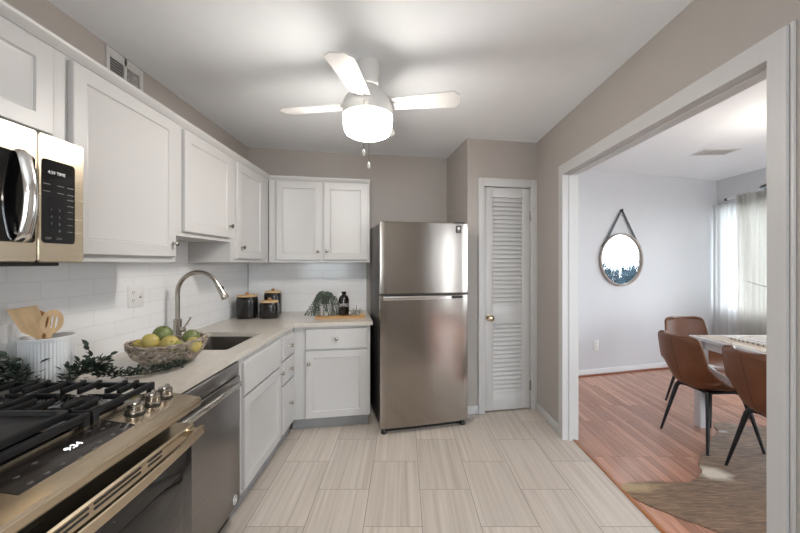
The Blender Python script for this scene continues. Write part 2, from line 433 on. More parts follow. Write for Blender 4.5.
def text_part(name, body, size, mx, m, parent, bend=None):
    me = text_mesh(body, size)
    if bend:
        for v in me.vertices:
            a = v.co.x / bend; r = bend + v.co.z
            v.co = Vector((r * math.sin(a), v.co.y, r * math.cos(a)))
    me.transform(mx); me.materials.clear(); me.materials.append(M[m])
    o = bpy.data.objects.new(name, me); COL.objects.link(o); o.parent = parent; return o


# local frames
TH = R(10.3); U = Vector((math.cos(TH), math.sin(TH), 0)); W = Vector((-math.sin(TH), math.cos(TH), 0)); CB = Vector((-1.52, 3.46, 0))
def B(lx, ly, z=0): return CB + U * lx + W * ly + Vector((0, 0, z))
C2 = Vector((.571, 3.2, 0))
def PT(lx, ly, z=0): return C2 + U * lx + W * ly + Vector((0, 0, z))
TD = R(15); UD = Vector((math.cos(TD), math.sin(TD), 0)); WD = Vector((-math.sin(TD), math.cos(TD), 0)); CD = Vector((2.07, 4.25, 0))
def D(lx, ly, z=0): return CD + UD * lx + WD * ly + Vector((0, 0, z))
CEIL = 2.48
XL, XR, XR2 = -1.52, 1.235, 1.322

# ------------------------------------------------------------------ room shell
struct(MB().box(-1.72, 1.312, -1.9, 4.2, -.06, 0).build('floor', 'tile_floor', smooth=0))
struct(MB().box(1.312, 4.5, -3.4, 5.2, -.06, 0).build('floor_dining', 'wood_floor', smooth=0))
struct(MB().box(-1.72, XR2 - .02, -1.9, 4.2, CEIL, CEIL + .08).build('ceiling', 'ceiling', smooth=0))
struct(MB().box(XR2 - .02, 4.5, -3.4, 5.2, CEIL, CEIL + .08).build('ceiling_dining', 'ceiling', smooth=0))
struct(MB().box(XL - .12, XL, -1.9, 3.7, 0, CEIL).build('wall_left', 'wall_gray', smooth=0))


def oriented_wall(name, o, rz, x0, x1, y0, y1, z0, z1, m):
    ob = MB().box(x0, x1, y0, y1, z0, z1).build(name, m, smooth=0); ob.location = o; ob.rotation_euler = (0, 0, rz); return struct(ob)


oriented_wall('wall_back', CB, TH, -.15, 2.16, 0, .12, 0, CEIL, 'wall_gray')
# pantry closet: side wall and front wall with the door hole
o = MB().box(0, .10, .0, .63, 0, CEIL).box(.10, .72, .40, .45, 0, CEIL).box(.10, .115, 0, .10, 0, CEIL).box(.655, .72, 0, .10, 0, CEIL).box(.115, .655, 0, .10, 2.075, CEIL).build('wall_pantry', 'wall_gray', smooth=0)
o.location = C2; o.rotation_euler = (0, 0, TH); struct(o)
# right wall with the wide opening (kitchen side gray, dining side white)
OY0, OY1, OZ = 1.195, 2.735, 2.04
def opening_wall(name, xa, xb, ya, yb, m):
    return struct(MB().box(xa, xb, ya, OY0 - .02, 0, CEIL).box(xa, xb, OY1 + .02, yb, 0, CEIL).box(xa, xb, OY0 - .02, OY1 + .02, OZ + .02, CEIL).build(name, m, smooth=0))
opening_wall('wall_right', XR, 1.28, -1.9, 4.1, 'wall_gray')
opening_wall('wall_dining_left', 1.28, XR2, -3.4, 4.12, 'wall_white')
# wall behind the camera with a window added for daylight
struct(MB().box(-1.72, -.6, -1.87, -1.75, 0, CEIL).box(.6, 1.30, -1.87, -1.75, 0, CEIL).box(-.6, .6, -1.87, -1.75, 0, .95).box(-.6, .6, -1.87, -1.75, 1.95, CEIL).build('wall_front', 'wall_gray', smooth=0))
# dining walls
oriented_wall('wall_dining_back', CD, TD, -.80, 2.45, 0, .12, 0, CEIL, 'wall_white')
WX = 4.25
wd = MB()
for a, b_, z0, z1 in ((-3.4, -2.35, 0, CEIL), (-2.35, -1.85, 0, .3), (-2.35, -1.85, 2.2, CEIL), (-1.85, -.7, 0, CEIL), (-.7, 1.0, 0, .3), (-.7, 1.0, 2.2, CEIL), (1.0, 2.95, 0, CEIL), (2.95, 4.72, 0, .75), (2.95, 4.72, 2.15, CEIL), (4.72, 5.1, 0, CEIL)):
    wd.box(WX, WX + .12, a, b_, z0, z1)
struct(wd.build('wall_dining_window', 'wall_white', smooth=0))
struct(MB().box(1.30, 1.7, -3.4, -3.28, 0, CEIL).box(4.1, 4.37, -3.4, -3.28, 0, CEIL).box(1.7, 4.1, -3.4, -3.28, 0, .65).box(1.7, 4.1, -3.4, -3.28, 2.25, CEIL).build('wall_dining_front', 'wall_white', smooth=0))


def window(name, x0, x1, z0, z1, mid, loc, rz):
    """local: x along the wall, y depth outwards 0..0.12"""
    f = MB()
    t = .05
    f.box(x0, x0 + t, .03, .10, z0, z1).box(x1 - t, x1, .03, .10, z0, z1).box(x0 + t, x1 - t, .03, .10, z0, z0 + t).box(x0 + t, x1 - t, .03, .10, z1 - t, z1)
    for q in mid: f.box(q - .025, q + .025, .035, .095, z0 + t, z1 - t)
    o = struct(f.build(name, 'trim', smooth=0)); o.location = loc; o.rotation_euler = (0, 0, rz)
    MB().box(x0 + t, x1 - t, .062, .066, z0 + t, z1 - t).build('pane', 'pane', o, smooth=0)
    MB().box(x0 - .06, x1 + .06, -.03, .03, z0 - .03, z0, .004).build('window_sill', 'trim', o)
    return o


window('window_1', -4.72, -2.95, .75, 2.15, (-3.835,), (WX, 0, 0), R(-90))
window('window_2', 1.85, 2.35, .3, 2.2, (), (WX, 0, 0), R(-90))
window('added_window_5', -1.0, .7, .3, 2.2, (-.15,), (WX, 0, 0), R(-90))  # added out of view to bring more daylight into the dining room
window('added_window_3', -.6, .6, .95, 1.95, (0,), (0, -1.75, 0), R(180))  # added behind the camera as a source of frontal daylight
window('added_window_4', -4.1, -1.7, .65, 2.25, (-2.9,), (0, -3.28, 0), R(180))  # added in the unseen dining wall to brighten that room

# opening trim: jamb liner and casings
tr = MB()
tr.box(XR - .018, XR2 + .018, OY0 - .02, OY0, 0, OZ).box(XR - .018, XR2 + .018, OY1, OY1 + .02, 0, OZ).box(XR - .018, XR2 + .018, OY0 - .02, OY1 + .02, OZ, OZ + .02)
for xa, xb in ((XR - .018, XR), (XR2, XR2 + .018)):
    tr.box(xa, xb, OY0 - .06, OY0 - .02, 0, OZ + .078).box(xa, xb, OY1 + .02, OY1 + .07, 0, OZ + .078).box(xa, xb, OY0 - .02, OY1 + .02, OZ + .02, OZ + .078)
tr.box(XR + .03, XR2 - .03, OY0, OY0 + .008, 0, OZ).box(XR + .03, XR2 - .03, OY1 - .008, OY1, 0, OZ).box(XR + .03, XR2 - .03, OY0, OY1, OZ - .008, OZ)
struct(tr.build('trim_1', 'trim', smooth=0))
# thin cable channel running up beside the casing
struct(MB().box(XR - .008, XR, OY0 - .075, OY0 - .0615, 0, 2.125, .002).build('trim_2', 'trim'))
struct(MB().box(1.296, 1.322, OY0 + .001, OY1 - .001, 0, .005, .002).build('trim_3', 'threshold'))
# pantry casing
tr = MB(); tr.box(.098, .157, -.018, 0, 0, 2.13, .003).box(.615, .682, -.018, 0, 0, 2.13, .003).box(.157, .615, -.018, 0, 2.055, 2.13, .003)
tr.box(.145, .157, 0, .08, 0, 2.055).box(.615, .627, 0, .08, 0, 2.055).box(.157, .615, 0, .08, 2.055, 2.067)
o = tr.build('trim_4', 'trim'); o.location = C2; o.rotation_euler = (0, 0, TH); struct(o)
# baseboards
o = MB().box(-.012, .098, -.012, 0, 0, .078, .003).box(-.012, 0, -.0, .15, 0, .078, .003).build('baseboard_pantry', 'trim'); o.location = C2; o.rotation_euler = (0, 0, TH); struct(o)
struct(MB().box(XR - .012, XR, OY1 + .07, 3.30, 0, .078, .003).box(XR - .012, XR, -1.75, OY0 - .076, 0, .078, .003).build('baseboard_right', 'trim'))
o = MB().box(-.73, 2.25, -.014, 0, .018, .078, .003).build('baseboard_dining_back', 'trim_white'); o.location = CD; o.rotation_euler = (0, 0, TD); struct(o)
MB().box(-.73, 2.25, -.03, 0, 0, .018, .006).build('shoe_moulding', 'shoe', o)
struct(MB().box(WX - .014, WX, -3.28, 4.8, 0, .078, .003).build('baseboard_dining_window', 'trim_white'))
# backsplash tile
struct(MB().box(XL, XL + .01, .0, 3.44, .86, 1.51).build('wall_backsplash_left', 'subway_y', smooth=0))
o = MB().box(.01, 1.15, -.01, 0, .86, 1.38).build('wall_backsplash_back', 'subway_x', smooth=0); o.location = CB; o.rotation_euler = (0, 0, TH); struct(o)

# pantry louvre door
door = MB(); L0, L1 = .160, .612
for a, b_ in ((L0, .244), (.535, L1)): door.box(a, b_, .005, .04, .014, 2.05, .002)
for a, b_ in ((.014, .175), (.804, .968), (1.962, 2.05)): door.box(.244, .535, .005, .04, a, b_, .002)
o = door.build('door_1', 'trim'); o.location = C2; o.rotation_euler = (0, 0, TH); struct(o)
for z0, z1, n in ((.175, .804, 16), (.968, 1.962, 25)):
    s = MB(); st = (z1 - z0) / n
    for i in range(n):
        s.box(.240, .539, -.0235, .0235, -.003, .003, .002, mx=Matrix.Translation((0, .0225, z0 + (i + .5) * st)) @ Matrix.Rotation(R(63), 4, 'X'))
    s.build('louvre_panel', 'trim', o)
MB().lathe([(0, 0), (.030, .001), (.031, .006), (.014, .010), (.012, .032), (.022, .038), (.030, .050), (.028, .062), (.015, .070), (0, .071)], 24, Matrix.Translation((.206, .005, .864)) @ Matrix.Rotation(R(90), 4, 'X')).build('door_knob', 'brass', o)
for z in (.225, 1.797):
    MB().box(.606, .622, -.006, .004, z - .045, z + .045, .001).tube([(.6135, -.008, z - .047), (.6135, -.008, z + .047)], .006, 8).build('hinge', 'nickel', o)


# ------------------------------------------------------------------ kitchen cabinets
DT = .02
def cab_door(parent, name, x0, x1, z0, z1, yf, raised=True, knob=None, knob_ax=None):
    m = MB(); y = yf - DT
    if raised:
        rg = [(0, yf), (0, y + .003), (.003, y), (.056, y), (.061, y + .006), (.066, y + .0045), (.072, y + .0065)]
    else:
        rg = [(0, yf), (0, y + .004), (.005, y)]
    m.panel(x0, x1, z0, z1, rg); o = m.build(name, 'cabinet', parent, smooth=25)
    if knob:
        k = MB().lathe([(0, 0), (.009, 0), (.0085, .003), (.0055, .006), (.0055, .014), (.011, .018), (.0155, .022), (.0145, .027), (.008, .030), (0, .0305)], 20,
                       Matrix.Translation((knob[0], y, knob[1])) @ Matrix.Rotation(R(90), 4, 'X')).build('knob', 'nickel', o)
    return o


def carcass(parent, wdt, dep, z0, z1, openings, top=True, name='body'):
    """box of boards with a face frame; openings (x0,x1,z0,z1) are left open in the frame"""
    m = MB(); t = .016
    m.box(0, t, -dep + .018, -.003, z0, z1).box(wdt - t, wdt, -dep + .018, -.003, z0, z1).box(t, wdt - t, -dep + .018, -.003, z0, z0 + t).box(t, wdt - t, -.012, -.003, z0 + t, z1)
    if top: m.box(t, wdt - t, -dep + .018, -.012, z1 - t, z1)
    xs = sorted({0, wdt, *[v for q in openings for v in q[:2]]}); zs = sorted({z0, z1, *[v for q in openings for v in q[2:]]})
    for a, b_ in zip(xs, xs[1:]):
        for c, d in zip(zs, zs[1:]):
            if not any(q[0] <= a and b_ <= q[1] and q[2] <= c and d <= q[3] for q in openings):
                m.box(a, b_, -dep, -dep + .018, c, d)
    return m.build(name, 'cabinet', parent, smooth=0)


def crown(parent, x0, x1, dep, z):
    pr = [(-.003, z - .012), (-dep, z - .012), (-dep - .004, z - .012), (-dep - .010, z - .004), (-dep - .022, z + .008), (-dep - .026, z + .018), (-dep - .026, z + .022), (-.003, z + .022)]
    m = MB(); m.rings([[(x, y, zz) for y, zz in pr] for x in (x0, x1)]); return m.build('crown_moulding', 'cabinet', parent, smooth=30)


UD_ = .305
TOP = 2.118
def left_upper(label, y0, y1, z0, doors):
    t = thing('upper_cabinet', label, 'cabinet', (XL, y0, 0), R(90), 'white wall cabinets')
    ops = [(a - y0 + .012, b_ - y0 - .012, c + .012, d - .012) for (a, b_, c, d, k) in doors]
    carcass(t, y1 - y0, UD_, z0, TOP, ops)
    for (a, b_, c, d, k) in doors:
        cab_door(t, 'door', a - y0, b_ - y0, c, d, -UD_, True, (k[0] - y0, k[1]) if k else None)
    crown(t, 0, y1 - y0, UD_, TOP)
    return t


MWY0, MWY1 = .475, 1.235
left_upper('short white wall cabinet above the microwave', MWY0, MWY1, 1.765, [(MWY0 + .01, .85, 1.795, 2.088, None), (.856, 1.213, 1.795, 2.088, None)])
left_upper('widest single-door white wall cabinet, beside the microwave', 1.2355, 1.893, 1.365, [(1.287, 1.868, 1.392, 2.094, (1.842, 1.462))])
left_upper('shorter white wall cabinet hanging over the sink and faucet', 1.8935, 2.488, 1.506, [(1.943, 2.462, 1.532, 2.090, (2.438, 1.612))])
tcorner = left_upper('narrow single-door white wall cabinet in the kitchen corner', 2.4885, 3.184, 1.365, [(2.552, 3.02, 1.392, 2.084, (2.622, 1.474))])
# back run, frame B
t = thing('upper_cabinet', 'double-door white wall cabinet above the canisters, beside the refrigerator', 'cabinet', CB, TH, 'white wall cabinets')
x0 = .2575; m = MB()
D2 = .325
m.box(x0, x0 + .016, -D2 + .018, -.003, 1.365, TOP).box(1.14, 1.156, -D2 + .018, -.003, 1.365, TOP).box(x0 + .016, 1.14, -D2 + .018, -.003, 1.365, 1.381).box(x0 + .016, 1.14, -D2 + .018, -.003, TOP - .016, TOP).box(x0 + .016, 1.14, -.012, -.003, 1.381, TOP - .016)
m.box(x0, .335, -D2, -D2 + .018, 1.365, TOP).box(1.118, 1.156, -D2, -D2 + .018, 1.365, TOP).box(.335, 1.118, -D2, -D2 + .018, 1.365, 1.405).box(.335, 1.118, -D2, -D2 + .018, 2.08, TOP).box(.705, .752, -D2, -D2 + .018, 1.405, 2.08)
m.build('body', 'cabinet', t, smooth=0)
cab_door(t, 'door', .321, .717, 1.388, 2.092, -D2, True, (.686, 1.469)); cab_door(t, 'door', .737, 1.131, 1.388, 2.092, -D2, True, (.766, 1.470))
crown(t, x0 - .02, 1.16, D2, TOP)

# base cabinets
BD = .632          # face-frame depth of the left run
CT = .85           # underside of the counter
DWY0, DWY1 = 1.262, 1.885
def left_base(name, label, y0, y1, fronts, ops, sink=False):
    t = thing(name, label, 'cabinet', (XL, y0, 0), R(90), 'white base cabinets')
    carcass(t, y1 - y0, BD, .10, CT, ops, top=False)
    MB().box(.0, y1 - y0, -.595, -.580, 0, .10).build('toe_kick', 'toe', t, smooth=0)
    for nm, a, b_, c, d, rs, k in fronts: cab_door(t, nm, a - y0, b_ - y0, c, d, -BD, rs, (k[0] - y0, k[1]) if k else None)
    return t


left_base('sink_base_cabinet', 'white base cabinet under the sink, beside the dishwasher', 1.89, 2.545,
          [('false_drawer_front', 1.945, 2.515, .635, .815, False, None), ('door', 1.945, 2.515, .118, .622, True, (2.495, .585))],
          [(.075, .605, .65, .80), (.075, .605, .135, .60)])
left_base('drawer_base_cabinet', 'narrow white base cabinet with three drawers in the corner', 2.5455, 2.855,
          [('drawer', 2.572, 2.828, .655, .815, False, (2.70, .735)), ('drawer', 2.572, 2.828, .475, .640, False, (2.70, .56)), ('drawer', 2.572, 2.828, .118, .460, False, (2.70, .30))],
          [(.04, .27, .67, .80), (.04, .27, .49, .625), (.04, .27, .135, .445)])
t = thing('base_cabinet', 'white base cabinet with one drawer over one door, beside the refrigerator', 'cabinet', CB, TH, 'white base cabinets')
m = MB(); FD = .706; xa = .519
m.box(xa, xa + .016, -FD + .018, -.003, .10, CT).box(1.112, 1.128, -FD + .018, -.003, .10, CT).box(xa + .016, 1.112, -FD + .018, -.003, .10, .116).box(xa + .016, 1.112, -.012, -.003, .116, CT)
m.box(xa, .622, -FD, -FD + .018, .10, CT).box(1.088, 1.128, -FD, -FD + .018, .10, CT).box(.622, 1.088, -FD, -FD + .018, .10, .118).box(.622, 1.088, -FD, -FD + .018, .64, .665).box(.622, 1.088, -FD, -FD + .018, .815, CT)
m.build('body', 'cabinet', t, smooth=0)
MB().box(.50, 1.12, -.645, -.63, 0, .10).build('toe_kick', 'toe', t, smooth=0)
cab_door(t, 'drawer', .610, 1.102, .660, .826, -FD, False, (.854, .745)); cab_door(t, 'door', .610, 1.102, .106, .647, -FD, True, (.637, .553))

# countertop, one continuous L with the sink cut-out
SX0, SX1, SY0, SY1 = -1.355, -.978, 1.965, 2.466
cp = [(-1.509, 1.256), (-.871, 1.256), (-.871, 2.815)] + [tuple(B(lx, -.745)[:2]) for lx in (.540, 1.148)] + [tuple(B(1.148, -.012)[:2]), tuple(B(.012, -.012)[:2])]
def rr(x0, x1, y0, y1, r, n=5):
    o = []
    for cx, cy, a0 in ((x1 - r, y1 - r, 0), (x0 + r, y1 - r, 90), (x0 + r, y0 + r, 180), (x1 - r, y0 + r, 270)):
        for i in range(n): a = R(a0 + 90 * i / (n - 1)); o.append((cx + r * math.cos(a), cy + r * math.sin(a)))
    return o
tag(MB().prism(cp, CT, .88, [rr(SX0, SX1, SY0, SY1, .02)]).build('countertop', 'quartz', smooth=0), 'pale L-shaped stone countertop wrapping the kitchen corner', 'countertop')

# undermount sink
t = thing('sink', 'dark stainless undermount sink set into the pale countertop', 'sink', ((SX0 + SX1) / 2, (SY0 + SY1) / 2, .66))
hx, hy = (SX1 - SX0) / 2 + .006, (SY1 - SY0) / 2 + .006
loops = []
for d, z, r in ((.03, .189, .04), (.0, .189, .03), (.004, .10, .035), (.008, .025, .045), (.03, .006, .05)): loops.append([(x, y, z) for x, y in rr(-hx + (d if z < .18 else -d), hx - (d if z < .18 else -d), -hy + (d if z < .18 else -d), hy - (d if z < .18 else -d), r)])
m = MB(); m.rings(loops, cap0=False); m.build('basin', 'sink', t)
MB().lathe([(0, .008), (.02, .007), (.036, .009), (.040, .0075)], 24).build('drain', 'chrome', t)

# faucet
t = thing('faucet', 'tall curved pull-down faucet in brushed nickel behind the sink', 'faucet', (-1.425, 2.24, .88))
MB().lathe([(.027, 0), (.027, .004), (.0235, .006), (.0235, .125), (.020, .128), (.0135, .131)], 24).build('base', 'nickel', t)
AR = .132
pts = [(0, 0, .125), (0, 0, .2), (0, 0, .29)] + [(AR - AR * math.cos(R(a)), 0, .29 + AR * math.sin(R(a))) for a in range(12, 160, 12)]
MB().tube(pts, .0135, 14).build('spout', 'nickel', t)
pe = Vector(pts[-1]); dd = (pe - Vector(pts[-2])).normalized()
sp = MB().tube([pe - dd * .005, pe + dd * .02, pe + dd * .06, pe + dd * .095, pe + dd * .10], [.015, .0165, .019, .024, .022], 16).build('spray_head', 'nickel', t)
q = pe + dd * .04 + Vector((.0165, -.006, .010))
MB().sphere(pe + dd * .035 + dd.cross(Vector((0, 1, 0))) * .015, .011, (.8, .8, 1.3), 12).build('spray_button', 'black', sp)
MB().lathe([(.012, 0), (.0135, .02), (.016, .025), (.016, .045), (0, .047)], 16, Matrix.Translation((0.0, .0, .062)) @ Matrix.Rotation(R(90), 4, 'Y')).tube([(.036, 0, .062), (.05, 0, .085), (.075, 0, .125), (.082, 0, .138)], [.008, .0055, .0055, .006], 10).build('lever', 'nickel', t)

# ------------------------------------------------------------------ dishwasher
t = thing('dishwasher', 'dark stainless dishwasher built in under the counter beside the stove', 'dishwasher', (XL, DWY0, 0), R(90))
dw = DWY1 - DWY0
MB().box(.004, dw - .004, -.60, -.02, .09, .843).build('body', 'black', t, smooth=0)
MB().box(.004, dw - .004, -.655, -.60, .105, .770, .006).build('door', 'steel_dark', t)
MB().box(.004, dw - .004, -.650, -.60, .773, .843, .006).build('control_strip', 'steel_dark', t)
MB().box(.0, dw, -.59, -.575, 0, .09).build('toe_kick', 'black', t, smooth=0)
hd = MB().tube([(.05, -.650, .752), (.05, -.690, .752)], .010, 8).tube([(dw - .11, -.650, .752), (dw - .11, -.690, .752)], .010, 8)
hd.box(.03, dw - .085, -.702, -.684, .739, .766, .006); hd.build('handle', 'steel', t)
em = MB(); px, pz = dw - .066, .150
em.tube([(px + .019 * math.cos(R(a)), -.6565, pz + .022 * math.sin(R(a))) for a in range(0, 360, 15)], .0022, 6, close=True)
em.tube([(px - .012, -.6565, pz + .002), (px - .006, -.6565, pz + .010), (px - .002, -.6565, pz), (px - .008, -.6565, pz - .009), (px - .012, -.6565, pz - .002)], .0016, 6)
em.tube([(px + .012, -.6565, pz + .008), (px + .005, -.6565, pz + .011), (px + .002, -.6565, pz + .002), (px + .008, -.6565, pz), (px + .001, -.6565, pz - .008), (px + .012, -.6565, pz - .010)], .0016, 6)
em.build('round_emblem', 'white_mark', t)

# ------------------------------------------------------------------ slide-in gas range
t = thing('range', 'stainless slide-in gas range with black grates and a lit clock', 'stove', (XL, MWY0 + .003, 0), R(90)); RW = .773
MB().box(.003, RW - .003, -.70, -.015, .03, .865).build('body', 'black', t, smooth=0)
MB().box(.0, RW, -.66, -.012, .866, .902, .006).build('cooktop', 'blackglass', t)
m = MB()
YB, YF, ZB, ZF, LIP = -.635, -.806, .914, .890, .030
pr = [(YB, ZB), (YB + .004, ZB - .006), (YB + .004, ZB - .04), (YF + .03, ZF - LIP - .004), (YF + .004, ZF - LIP), (YF, ZF - LIP + .006), (YF, ZF - .008), (YF + .006, ZF)]
m.rings([[(x, y, z) for y, z in pr] for x in (-.002, RW + .002)]); cp_ = m.build('control_panel', 'steel_h', t, smooth=30)
sl = math.atan2(ZB - ZF, YF + .006 - YB)
def pan(x, f, off=0):
    """point on the sloping panel: f=0 back edge, 1 front edge"""
    return Vector((x, YB + (YF + .006 - YB) * f, ZB + (ZF - ZB) * f + off))
PM = lambda x, f, off: Matrix.Translation(pan(x, f, off)) @ Matrix.Rotation(math.atan2(ZB - ZF, YB - YF - .006), 4, 'X')
dsp = MB().box(-.155, .155, -.046, .046, -.002, .001, .0008, mx=PM(RW / 2, .43, .0)).build('display', 'display', cp_)
text_part('clock_digits', '9:34', .024, PM(RW / 2 + .018, .40, .0016), 'digits', dsp)
for i, (xx, ff) in enumerate([(-.14, .25), (-.11, .38), (-.085, .62), (-.12, .62), (-.05, .62), (.05, .62), (.09, .62), (.12, .62), (.14, .5), (.11, .36), (.14, .30), (.09, .24), (-.06, .3), (.02, .70), (-.02, .7)]):
    MB().box(-.006, .006, -.0008, .0008, 0, .0004, mx=PM(RW / 2 + xx, ff, .0014)).box(-.004, .004, -.0008, .0008, 0, .0004, mx=PM(RW / 2 + xx, ff + .025, .0014)).build('touch_label', 'gray_mark', dsp, smooth=0)
KN = MB().lathe([(.0245, .004), (.0245, .010), (.0225, .012), (.0215, .028), (.0195, .030)], 28).box(-.0205, .0205, -.0075, .0075, .026, .038, .003).lathe([(0, .0301), (.0196, .0301)], 28)
for i, kx in enumerate((RW - .022 - .09 - .085, RW - .022 - .095, RW - .026 - .015, .05, .13)):
    if i == 0: k0 = KN.build('knob', 'nickel', t); kk = k0
    else: kk = k0.copy(); COL.objects.link(kk); kk.parent = t
    kk.matrix_local = PM((.606, .677, .738, .03, .105)[i], .40, 0) @ Matrix.Rotation(R((20, 25, 15, 0, 10)[i]), 4, 'Z')
    if i == 0: kr0 = MB().lathe([(.0, .0), (.027, .0), (.027, .0045), (.0, .0045)], 28).build('collar', 'black', kk); kr = kr0
    else: kr = kr0.copy(); COL.objects.link(kr); kr.parent = kk
# oven door
od = MB(); od.box(.006, RW - .006, -.780, -.705, .235, .741, .005).build('oven_door', 'ovenglass', t)
dr = [c for c in t.children if c.name.startswith('oven_door')][0]
tp = MB(); tp.rings([[(x, y, z) for y, z in ((-.706, .802), (-.780, .802), (-.785, .797), (-.785, .742), (-.706, .742))] for x in (.006, RW - .006)])
tp.build('vent_strip', 'steel_h', dr, smooth=20)
MB().box(.06, RW - .06, -.7815, -.779, .30, .66, .001).build('window', 'blackglass', dr)
for (xa_, xb_) in ((.155, .213), (.240, .352), (.366, .517), (.544, .603)):
    s = MB()
    for zz in (.789, .776): s.box(xa_, xb_, -.7864, -.7845, zz - .0032, zz + .0032, .0008)
    s.build('vent_slot', 'slot', dr, smooth=0)
hb = MB(); lo = []
for i in range(17):
    f = i / 16; x = .012 + (RW - .024) * f; y = -.822 - .018 * math.sin(math.pi * f); lo.append([(x, y + .010, .797), (x, y, .797), (x, y - .003, .794), (x, y - .003, .770), (x, y, .767), (x, y + .010, .768)])
hb.rings(lo)
for x in (.03, RW - .03): hb.box(x - .012, x + .012, -.826, -.775, .769, .793, .004)
hb.build('handle', 'steel_h', dr, smooth=30)
MB().box(.006, RW - .006, -.765, -.705, .07, .225, .005).build('drawer', 'steel_h', t)
for x in (.05, RW - .05):
    MB().lathe([(0, 0), (.02, 0), (.02, .03), (0, .03)], 12, Matrix.Translation((x, -.6, 0))).build('foot', 'black', t)
# burners
for bx, by, br_ in ((.648, -.50, .048), (.648, -.20, .038), (.384, -.35, .05), (.117, -.5, .042), (.117, -.2, .036)):
    b1 = MB().lathe([(0, .9022), (br_ * 1.35, .9022), (br_ * 1.3, .909), (br_ * .9, .911), (br_ * .9, .916), (0, .916)], 28, Matrix.Translation((bx, by, 0))).build('burner', 'steel', t)
    MB().lathe([(br_ * .95, .9162), (br_, .919), (br_ * .9, .925), (0, .926)], 28, Matrix.Translation((bx, by, 0))).build('burner_cap', 'iron', b1)
# grates: continuous cast iron, bars run parallel to the front
def grate(x0, x1, griddle):
    m = MB(); zt, zb = .945, .931; yb, yf = -.045, -.640
    for yy in (yb, yf): m.box(x0, x1, yy - .008, yy + .008, zb - .004, zt, .003)
    for xx in (x0 + .007, x1 - .007): m.box(xx - .006, xx + .006, yf, yb, zb - .004, zt - .002, .003)
    for yy in (yb, yf):
        for xx in (x0 + .012, x1 - .012): m.box(xx - .009, xx + .009, yy - .009, yy + .009, .9025, zb, .002)
    if not griddle:
        for yy in (-.11, -.165, -.235, -.275, -.345, -.40, -.455, -.545, -.585):
            long_ = yy in (-.345,)
            segs = [(x0, x1)] if long_ else [(x0, x0 + .085), (x1 - .085, x1)]
            for a, b_ in segs:
                m.box(a, b_, yy - .0055, yy + .0055, zb - .002, zt + .004, .003)
            m.box(x1 - .012, x1 + .004, yy - .007, yy + .007, zb - .012, zt + .006, .004)
            m.box(x0 - .002, x0 + .012, yy - .007, yy + .007, zb - .012, zt + .006, .004)
        xm = (x0 + x1) / 2
        for ya, yb_ in ((-.10, -.06), (-.32, -.265), (-.43, -.36), (-.62, -.57)): m.box(xm - .0055, xm + .0055, ya, yb_, zb, zt + .003, .003)
    return m.build('grate', 'iron', t)
grate(.520, .770, False); grate(.006, .246, False); grate(.252, .514, True)
g = MB(); g.panel(.262, .496, 0, 1, [(0, 0), (0, .01)]) if False else None
gm = MB(); lp = []
for i, z in ((.0, .934), (.0, .952), (.006, .954), (.014, .952), (.018, .943), (.024, .9415)): lp.append([(x, y, z) for x, y in rr(.256 + i, .510 - i, -.60 + i, -.075 - i, .02)])
gm.rings(lp); gm.build('griddle', 'griddle', t)

# ------------------------------------------------------------------ over-the-range microwave
t = thing('microwave', 'stainless over-the-range microwave with black control panel, hung above the stove', 'microwave', (XL, MWY0 + .002, 1.362), R(90)); MWW = .756
MB().box(.0, MWW, -.385, -.012, .0, .398).build('body', 'black', t, smooth=0)
MD = .600     # width of the door
def rframe(x0, x1, z0, z1, hx0, hx1, hz0, hz1, y0, y1, r):
    m = MB()
    o_l = [(x, z) for x, z in rr(x0, x1, z0, z1, .008)]; i_l = [(x, z) for x, z in rr(hx0, hx1, hz0, hz1, r)]
    m.rings([[(x, y0, z) for x, z in o_l], [(x, y1 + .004, z) for x, z in o_l], [(x + (.003 if x < (x0 + x1) / 2 else -.003), y1, z + (.003 if z < (z0 + z1) / 2 else -.003)) for x, z in o_l], [(x, y1, z) for x, z in i_l], [(x, y1 + .006, z) for x, z in i_l], [(x, y0, z) for x, z in i_l]], close=True)
    return m
dr = rframe(.0, MD - .001, .0, .398, .06, MD - .062 + .055, .058, .318, -.386, -.412, .012).build('door', 'steel_h', t, smooth=30)
MB().box(.052, MD - .004, -.408, -.388, .052, .324).build('window', 'blackglass', dr, smooth=0)
pnl = rframe(MD + .001, MWW, .0, .398, MD + .010, MWW - .034, .060, .322, -.386, -.412, .012).build('control_frame', 'steel_h', t, smooth=30)
cpn = MB().box(MD + .004, MWW - .028, -.409, -.388, .054, .328).build('control_panel', 'blackglass', t, smooth=0)
hb = MB(); lo = []
for i in range(19):
    f = i / 18; z = .058 + .268 * f; y = -.424 - .022 * math.sin(math.pi * f)
    if i in (0, 18): y = -.414
    x = MD - .045
    lo.append([(x - .018, y + .010, z), (x - .012, y - .004, z), (x, y - .008, z), (x + .012, y - .004, z), (x + .018, y + .010, z), (x, y + .013, z)])
hb.rings(lo); hb.build('handle', 'chrome', dr, smooth=50)
RX = Matrix.Rotation(R(90), 4, 'X')
text_part('clock', '4:59 TIME', .014, Matrix.Translation((MD + .062, -.4094, .283)) @ RX, 'digits_dim', cpn)
rows = [(.245, [.03, .075, .108]), (.222, [.03, .075, .108]), (.205, [.108]), (.185, [.108])]
for z, xs_ in rows:
    for x in xs_: MB().box(MD + x - .011, MD + x + .011, -.4098, -.409, z - .0012, z + .0012).build('button_label', 'gray_mark', cpn, smooth=0)
for r_ in range(4):
    for c_ in range(3):
        if c_ < 2: text_part('button_label', '123456789 0'[r_ * 3 + c_], .011, Matrix.Translation((MD + .045 + .026 * c_, -.4094, .166 - r_ * .022)) @ RX, 'gray_mark', cpn)
        else: MB().box(MD + .098, MD + .116, -.4098, -.409, .166 - r_ * .022 - .001, .166 - r_ * .022 + .001).build('button_label', 'gray_mark', cpn, smooth=0)
